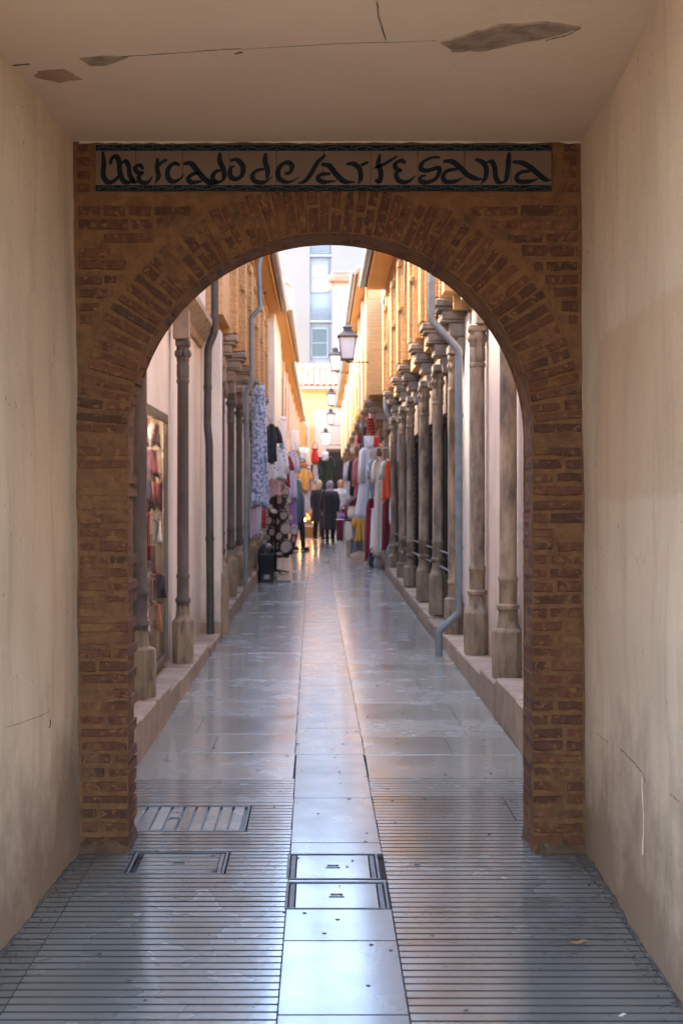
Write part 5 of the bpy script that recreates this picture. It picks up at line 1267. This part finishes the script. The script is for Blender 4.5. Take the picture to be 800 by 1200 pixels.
# ------------------------------------------------------------------ goods inside the shop window
cols = [('black', 'black'), ('darkred', 'dark red'), ('peach', 'peach'), ('tan', 'tan leather'), ('white', 'white'), ('wine', 'wine red'), ('pinkfloral', 'pink printed'), ('navy', 'navy'), ('pink', 'dusty pink'), ('cream', 'cream'), ('whitefloral', 'white printed'), ('brown', 'brown leather')]
kinds = [('scarf', .14, .17), ('purse', .15, .13), ('blouse', .16, .20), ('shawl', .15, .19), ('bag', .17, .14)]
rows = [('top row', 2.22, .16), ('second row', 2.02, .20), ('third row', 1.78, .20), ('fourth row', 1.54, .20), ('fifth row', 1.30, .20), ('sixth row', 1.06, .18), ('seventh row', .84, .16), ('bottom row', .64, .14)]
cls = ['at the near end', 'second from the near end', 'third from the near end', 'fourth from the near end', 'fourth from the far end', 'third from the far end', 'second from the far end', 'at the far end']
for ri, (rn, z1, hh) in enumerate(rows):
    for ci in range(8):
        ck, cn = cols[(ri*5+ci*3+ri//2) % 12]; kd, w0, w1 = kinds[(ri*2+ci) % 5]
        y = 9.42+.235*ci+.05*(ri % 2); xx = -1.275-.035*((ri+ci) % 3); h_ = hh*rnd.uniform(.8, 1.1)
        t = thing('window_goods', '%s %s %s of the %s, shop window' % (cn, kd, cls[ci], rn), kd, (xx, y, z1), PI/2-1.15+.2*((ci+ri) % 3), 'goods hung inside the shop window')
        b = MB(); cloth_body(b, w0*.6*rnd.uniform(.7, 1.2), w1*.7*rnd.uniform(.7, 1.2), h_, .03, 5, .010, ri*7+ci, kd == 'blouse', 0, 20, 9); b.build('fabric', FB[ck], t, 'all')
        b = MB(); b.tube([(-w0*.4, 0, -.01), (0, 0, .06), (w0*.4, 0, -.01)], .003, 4); b.build('cord', m_hanger, t)
t = thing('added_window_lamp', 'added unseen tube lamp brightening the shop window from its top', 'lamp', (-1.48, 10.3, 2.28)); MB().box(-.02, .02, -.85, .85, 0, .025).build('tube', M1('added_tube_glow', (.9,.85,.75), .5, emit=((1,.78,.55), 7.0)), t); MB().box(-.03, .03, -.88, .88, .026, .04).build('housing', m_white, t)  # unseen tube light added to brighten the goods behind the glass
t = thing('price_card', 'white card with faint lines of writing inside the shop window', 'card', (-1.30, 9.95, 1.28), .55); MB().box(-.09, .09, 0, .004, 0, .32).build('card', m_sign, t)
b = MB()
for k in range(6): b.box(-.065, .05-.02*(k % 3), -.0022, -.0004, .27-.04*k, .276-.04*k)
b.build('writing', m_zinc, t)
t = thing('carton_box', 'tan cardboard box on the shop window floor', 'box', (-1.40, 10.75, .44), .2); MB().box(-.12, .12, -.14, .14, 0, .26, .004).build('body', M1('cardboard', (.42,.24,.11), .85), t); MB().box(-.125, .125, -.145, .145, .262, .275, .002).build('flap', M1('cardboard_lid', (.50,.30,.14), .85), t)

# ------------------------------------------------------------------ people
m_skinp = M1('skin', (.55,.33,.24), .55); m_eye = M1('dark_eye', (.02,.015,.012), .3); m_lip = M1('lip', (.35,.10,.09), .5)
def person(label, x, y, rz, H, coat, trousers, hair_mt, shoes, coat_len=.45, hair='bob', scarf=None, fluffy=0, lean=0.0, bagm=None, stride=.10, arms=(0.06, -.08)):
    """H in metres; faces local -Y; local origin between the feet"""
    t = thing('person', label, 'person', (x, y, gz(y)), rz, 'people walking in the alley'); s = H/1.70
    V = lambda a, b_, c: Vector((a*s, b_*s, c*s))
    # limbs: (start, end, r0, r1)
    caps = []
    hips = [V(-.085, 0, .88), V(.085, 0, .88)]; knees = [V(-.085, -.02-stride*.6, .48), V(.085, .01+stride*.3, .48)]; ank = [V(-.085, -stride, .08), V(.085, stride*1.2, .09)]
    for h, k, a in zip(hips, knees, ank):
        caps += [(h, k, .082, .055), (k, a, .055, .038), (a, a+V(0, -.15, -.045), .040, .032)]
    caps += [(V(0, 0, .88), V(0, 0, 1.12), .135, .125), (V(0, 0, 1.12), V(0, -lean*.3, 1.32), .125, .13), (V(-.15, -lean*.3, 1.37), V(.15, -lean*.3, 1.37), .06, .06), (V(0, -lean*.3, 1.38), V(0, -lean*.5-.01, 1.50), .055, .048)]
    hc = V(0, -lean*.5-.015, 1.585)
    hands = []
    for sg, sw in zip((-1, 1), arms):
        sh = V(sg*.175, -lean*.3, 1.37); el = V(sg*.225, .02+sw*.5-lean*.3, 1.10); wr = V(sg*.205, sw*1.6-.04, .87)
        caps += [(sh, el, .05, .038), (el, wr, .036, .025)]; hands.append((sg, wr))
        pd = V(0, -.015, -.085)
        caps += [(wr, wr+pd*.9, .022, .032)]
        for q in range(4): 
            f0 = wr+pd+V(0, (q-1.5)*.017, 0); f1 = f0+V(-sg*.006, -.004, -.040+.004*abs(q-1.2)); f2 = f1+V(-sg*.016, -.004, -.030)
            caps += [(f0, f1, .010, .009), (f1, f2, .009, .0075)]
        th = wr+pd*.35+V(0, -.025, 0); caps += [(th, th+V(0, -.022, -.035), .011, .009), (th+V(0, -.022, -.035), th+V(-sg*.004, -.022, -.062), .009, .008)]
    b = MB()
    def cap(p, q, r0, r1):
        d = (q-p); L = d.length or 1e-4; d = d/L; n = 5
        pts = [p-d*r0*.9, p-d*r0*.55, p, p.lerp(q, .5), q, q+d*r1*.55, q+d*r1*.9]; rr = [r0*.35, r0*.83, r0, (r0+r1)/2, r1, r1*.83, r1*.35]; b.tube(pts, rr, 10)
    for p, q, r0, r1 in caps: cap(p, q, r0*s, r1*s)
    b.ball(hc, (.075*s, .092*s, .112*s), 16, 12); b.ball(hc+V(0, -.03, -.055), (.052*s, .06*s, .055*s), 12, 8)
    b.tube([hc+V(0, -.088, .02), hc+V(0, -.112, -.022), hc+V(0, -.088, -.03)], [.008*s, .013*s, .008*s], 8)
    for sg in (-1, 1): b.ball(hc+V(sg*.077, .005, -.005), (.010*s, .02*s, .03*s), 8, 6)
    me = b.mesh('body', m_skinp); o = link('body', me, t)
    rm = o.modifiers.new('r', 'REMESH'); rm.mode = 'VOXEL'; rm.voxel_size = .0085; rm.use_smooth_shade = True
    for sg in (-1, 1): MB().ball(hc+V(sg*.028, -.087, .012), (.010*s, .006*s, .006*s), 8, 6).build('eye', m_eye, t, True)
    MB().ball(hc+V(0, -.090, -.055), (.022*s, .008*s, .007*s), 10, 6).build('mouth', m_lip, t, True)
    # trousers and shoes
    b = MB()
    for h, k, a in zip(hips, knees, ank): b.tube([h+V(0,0,.06), h.lerp(k, .5), k, k.lerp(a, .6), a+V(0, 0, .0)], [.098*s, .088*s, .070*s, .062*s, .060*s], 14)
    b.build('trousers', trousers, t, 'all')
    for a in ank: MB().rings([[tuple(a+V(w*math.cos(q), -.045+l_*math.sin(q), z)) for q in [2*PI*i/12 for i in range(12)]] for w, l_, z in ((.045, .125, -.078), (.048, .13, -.06), (.046, .12, -.03), (.038, .07, .01))]).build('shoe', shoes, t, True)
    # coat: a continuous body of cloth with soft folds
    b = MB(); rs = []; z0 = coat_len; st = 22; r = random.Random(int(x*100)+3)
    for k in range(st+1):
        z = z0+(1.45-z0)*k/st; u = (z-.88)/.57
        if z < .95: w, d = .185+.05*(.95-z)/.5, .145+.06*(.95-z)/.5
        elif z < 1.33: w, d = .185+.025*math.sin(PI*(z-.95)/.5), .148
        else: f = (z-1.33)/.12; w, d = .205*(1-f)+.075*f, .14*(1-f)+.07*f
        if fluffy: w *= 1.12; d *= 1.18
        am = (.010+.012*max(0, (1.0-z)))+.006*fluffy
        ring = []
        for i in range(36):
            a = 2*PI*i/36; fl = 1+am*5*math.sin(7*a+3*z+x)*(.4+.6*(z < 1.0)) + fluffy*.05*noise.noise(Vector((math.cos(a)*4, math.sin(a)*4, z*14+x)))
            ring.append(tuple(V(w*math.cos(a)*fl, d*math.sin(a)*fl-lean*.3*max(0, u), z)))
        rs.append(ring)
    b.rings(rs)
    co = b.build('coat', coat, t, 'all')
    for sg, sw in zip((-1, 1), arms):
        sh = V(sg*.165, -lean*.3, 1.385); el = V(sg*.232, .02+sw*.5-lean*.3, 1.10); wr = V(sg*.207, sw*1.6-.04, .87); k = 1.15 if fluffy else 1.0
        b = MB(); P = [sh+V(-sg*.05, 0, .0), sh, sh.lerp(el, .5)+V(sg*.008, 0, 0), el, el.lerp(wr, .5), wr+V(0, 0, .0)]; b.tube(P, [.055*s*k, .072*s*k, .066*s*k, .058*s*k, .053*s*k, .050*s*k], 14); b.build('sleeve', coat, t, 'all')
    b = MB(); b.rings([[tuple(V(w*math.cos(a), d*math.sin(a)-.01-lean*.4, z)) for a in [2*PI*i/20 for i in range(20)]] for w, d, z in ((.10, .10, 1.40), (.085, .082, 1.45), (.075, .072, 1.475))]); b.build('collar', coat, t, True)
    # hair or scarf over the skull, open at the face
    def shell(name, mt, rx, ry, rz_, low, open_front, back=0.0):
        b = MB(); n1, n2 = 26, 16; rs = []
        for j in range(n2+1):
            ph = .05+(PI*low-.05)*j/n2; ring = []
            for i in range(n1):
                a = 2*PI*i/n1; fr = max(0, -math.sin(a))           # towards the face (-Y)
                k = 1.0; phx = ph
                if fr > .3: phx = min(ph, PI*(open_front+.25*(1-fr)))
                q = 1+.04*math.sin(9*a+j*.2)
                ring.append(tuple(hc+V(rx*math.sin(phx)*math.cos(a)*q, ry*math.sin(phx)*math.sin(a)*q+.012+back*max(0, ph-1.2), rz_*math.cos(phx)*1.02+.012 - (.10*max(0, ph-PI*.62) if fr < .3 else 0))))
            rs.append(ring)
        b.rings(rs); return b.build(name, mt, t, 'all')
    if hair == 'long': shell('hair', hair_mt, .093, .110, .125, .88, .34, .02)
    elif hair == 'bob': shell('hair', hair_mt, .090, .106, .124, .76, .34)
    if scarf:
        shell('headscarf', scarf, .100, .115, .133, .84, .36)
        b = MB(); b.rings([[tuple(V(w*math.cos(a), d*math.sin(a)-.005, z)) for a in [2*PI*i/24 for i in range(24)]] for w, d, z in ((.135, .12, 1.40), (.125, .115, 1.45), (.095, .10, 1.50), (.08, .085, 1.52))]); b.build('scarf_wrap', scarf, t, 'all')
    if bagm:
        b = MB(); b.rings([[tuple(V(.30+.055*math.cos(a), .02+.13*math.sin(a), z)) for a in [2*PI*i/14 for i in range(14)]] for z in (.78, .82, 1.0, 1.04)])
        bo = b.build('handbag', bagm, None, True); bo.location = t.location; bo.rotation_euler = t.rotation_euler; tag(bo, 'dark shoulder bag hanging at the side of the person in the black coat', 'bag')
        bo.name = 'handbag'
    return t
m_coat = fabric('black_wool_coat', (.014,.015,.02), (.03,.03,.035), 'spots', 20); m_coat2 = fabric('charcoal_coat', (.035,.035,.042)); m_fleece = fabric('white_fleece', (.78,.77,.78), (.62,.60,.62), 'spots', 14)
m_blonde = fabric('blonde_hair', (.60,.34,.15), (.45,.22,.08), 'vstripe', 12, .5); m_jeans = fabric('light_blue_jeans', (.36,.45,.60), (.28,.36,.50), 'spots', 12); m_shoe = M1('black_shoe', (.02,.02,.02), .4); m_wshoe = M1('white_shoe', (.7,.7,.7), .5)
m_greyscarf = fabric('grey_violet_headscarf', (.34,.32,.42), (.22,.20,.30), 'spots', 18); m_brownhair = fabric('pale_blonde_hair', (.70,.60,.48), (.50,.40,.30), 'vstripe', 12, .5)
yp = 38.8
person('person seen from behind in a long black coat and grey-violet headscarf', PX(386.5, yp), yp, PI+.08, 1.66, m_coat, FB['black'], None, m_shoe, .36, 'none', m_greyscarf, stride=.08)
yq = 41.0
person('person seen from behind in a charcoal coat with pale blonde hair', PX(373.5, yq), yq, PI-.25, 1.70, m_coat2, FB['black'], m_brownhair, m_shoe, .50, 'long', stride=.10)
yw = 42.5
person('person facing the viewer in a white fleece jacket and light blue jeans', PX(399, yw), yw, .12, 1.70, m_fleece, m_jeans, m_blonde, m_wshoe, .82, 'long', fluffy=1, stride=.12)
yl = 34.0
person('person in dark clothes standing half hidden behind the tambourine stand', PX(349.5, yl), yl, PI/2+.3, 1.66, FB['navy'], FB['black'], FB['brown'], m_shoe, .80, 'bob', stride=.10)

# more small goods crowding the stalls
extra = [('small orange pouch hung high on the right wall, uppermost of the pouches', 421, 486, 30, 'amber'), ('small black pouch hung high on the right wall', 425, 478, 31, 'black'), ('small red pouch beside the black pouch on the right wall', 429, 488, 30, 'red'), ('small grey pouch under the red pouch on the right wall', 424, 500, 30.5, 'grey'),
         ('small wine red pouch under the grey pouch', 421, 516, 31, 'wine'), ('small navy pouch above the dusty pink blouse', 424, 527, 30.5, 'navy'), ('small cream pouch above the ice blue tunic', 413, 528, 35, 'cream'), ('small brown pouch above the cream dress', 444, 531, 27, 'brown'),
         ('small black pouch at the lower right of the tambourines', 340, 646, 25.6, 'black'), ('small dark red pouch among the lowest tambourines', 318, 656, 25.2, 'darkred'), ('small lilac pouch left of the white sun hat', 344, 536, 34, 'purple'), ('small teal pouch beside the crimson dress', 330, 526, 27.5, 'teal'),
         ('small tan pouch under the red backpack', 366, 560, 40.8, 'tan'), ('small white pouch beside the tan satchel', 361, 543, 37.5, 'white')]
for i, (lb, px, py, y, c) in enumerate(extra): bag(lb, PX(px, y), y, PZ(py, y)-.06, .13, .15, .08, FB[c], .2*(i % 4), seed=40+i)
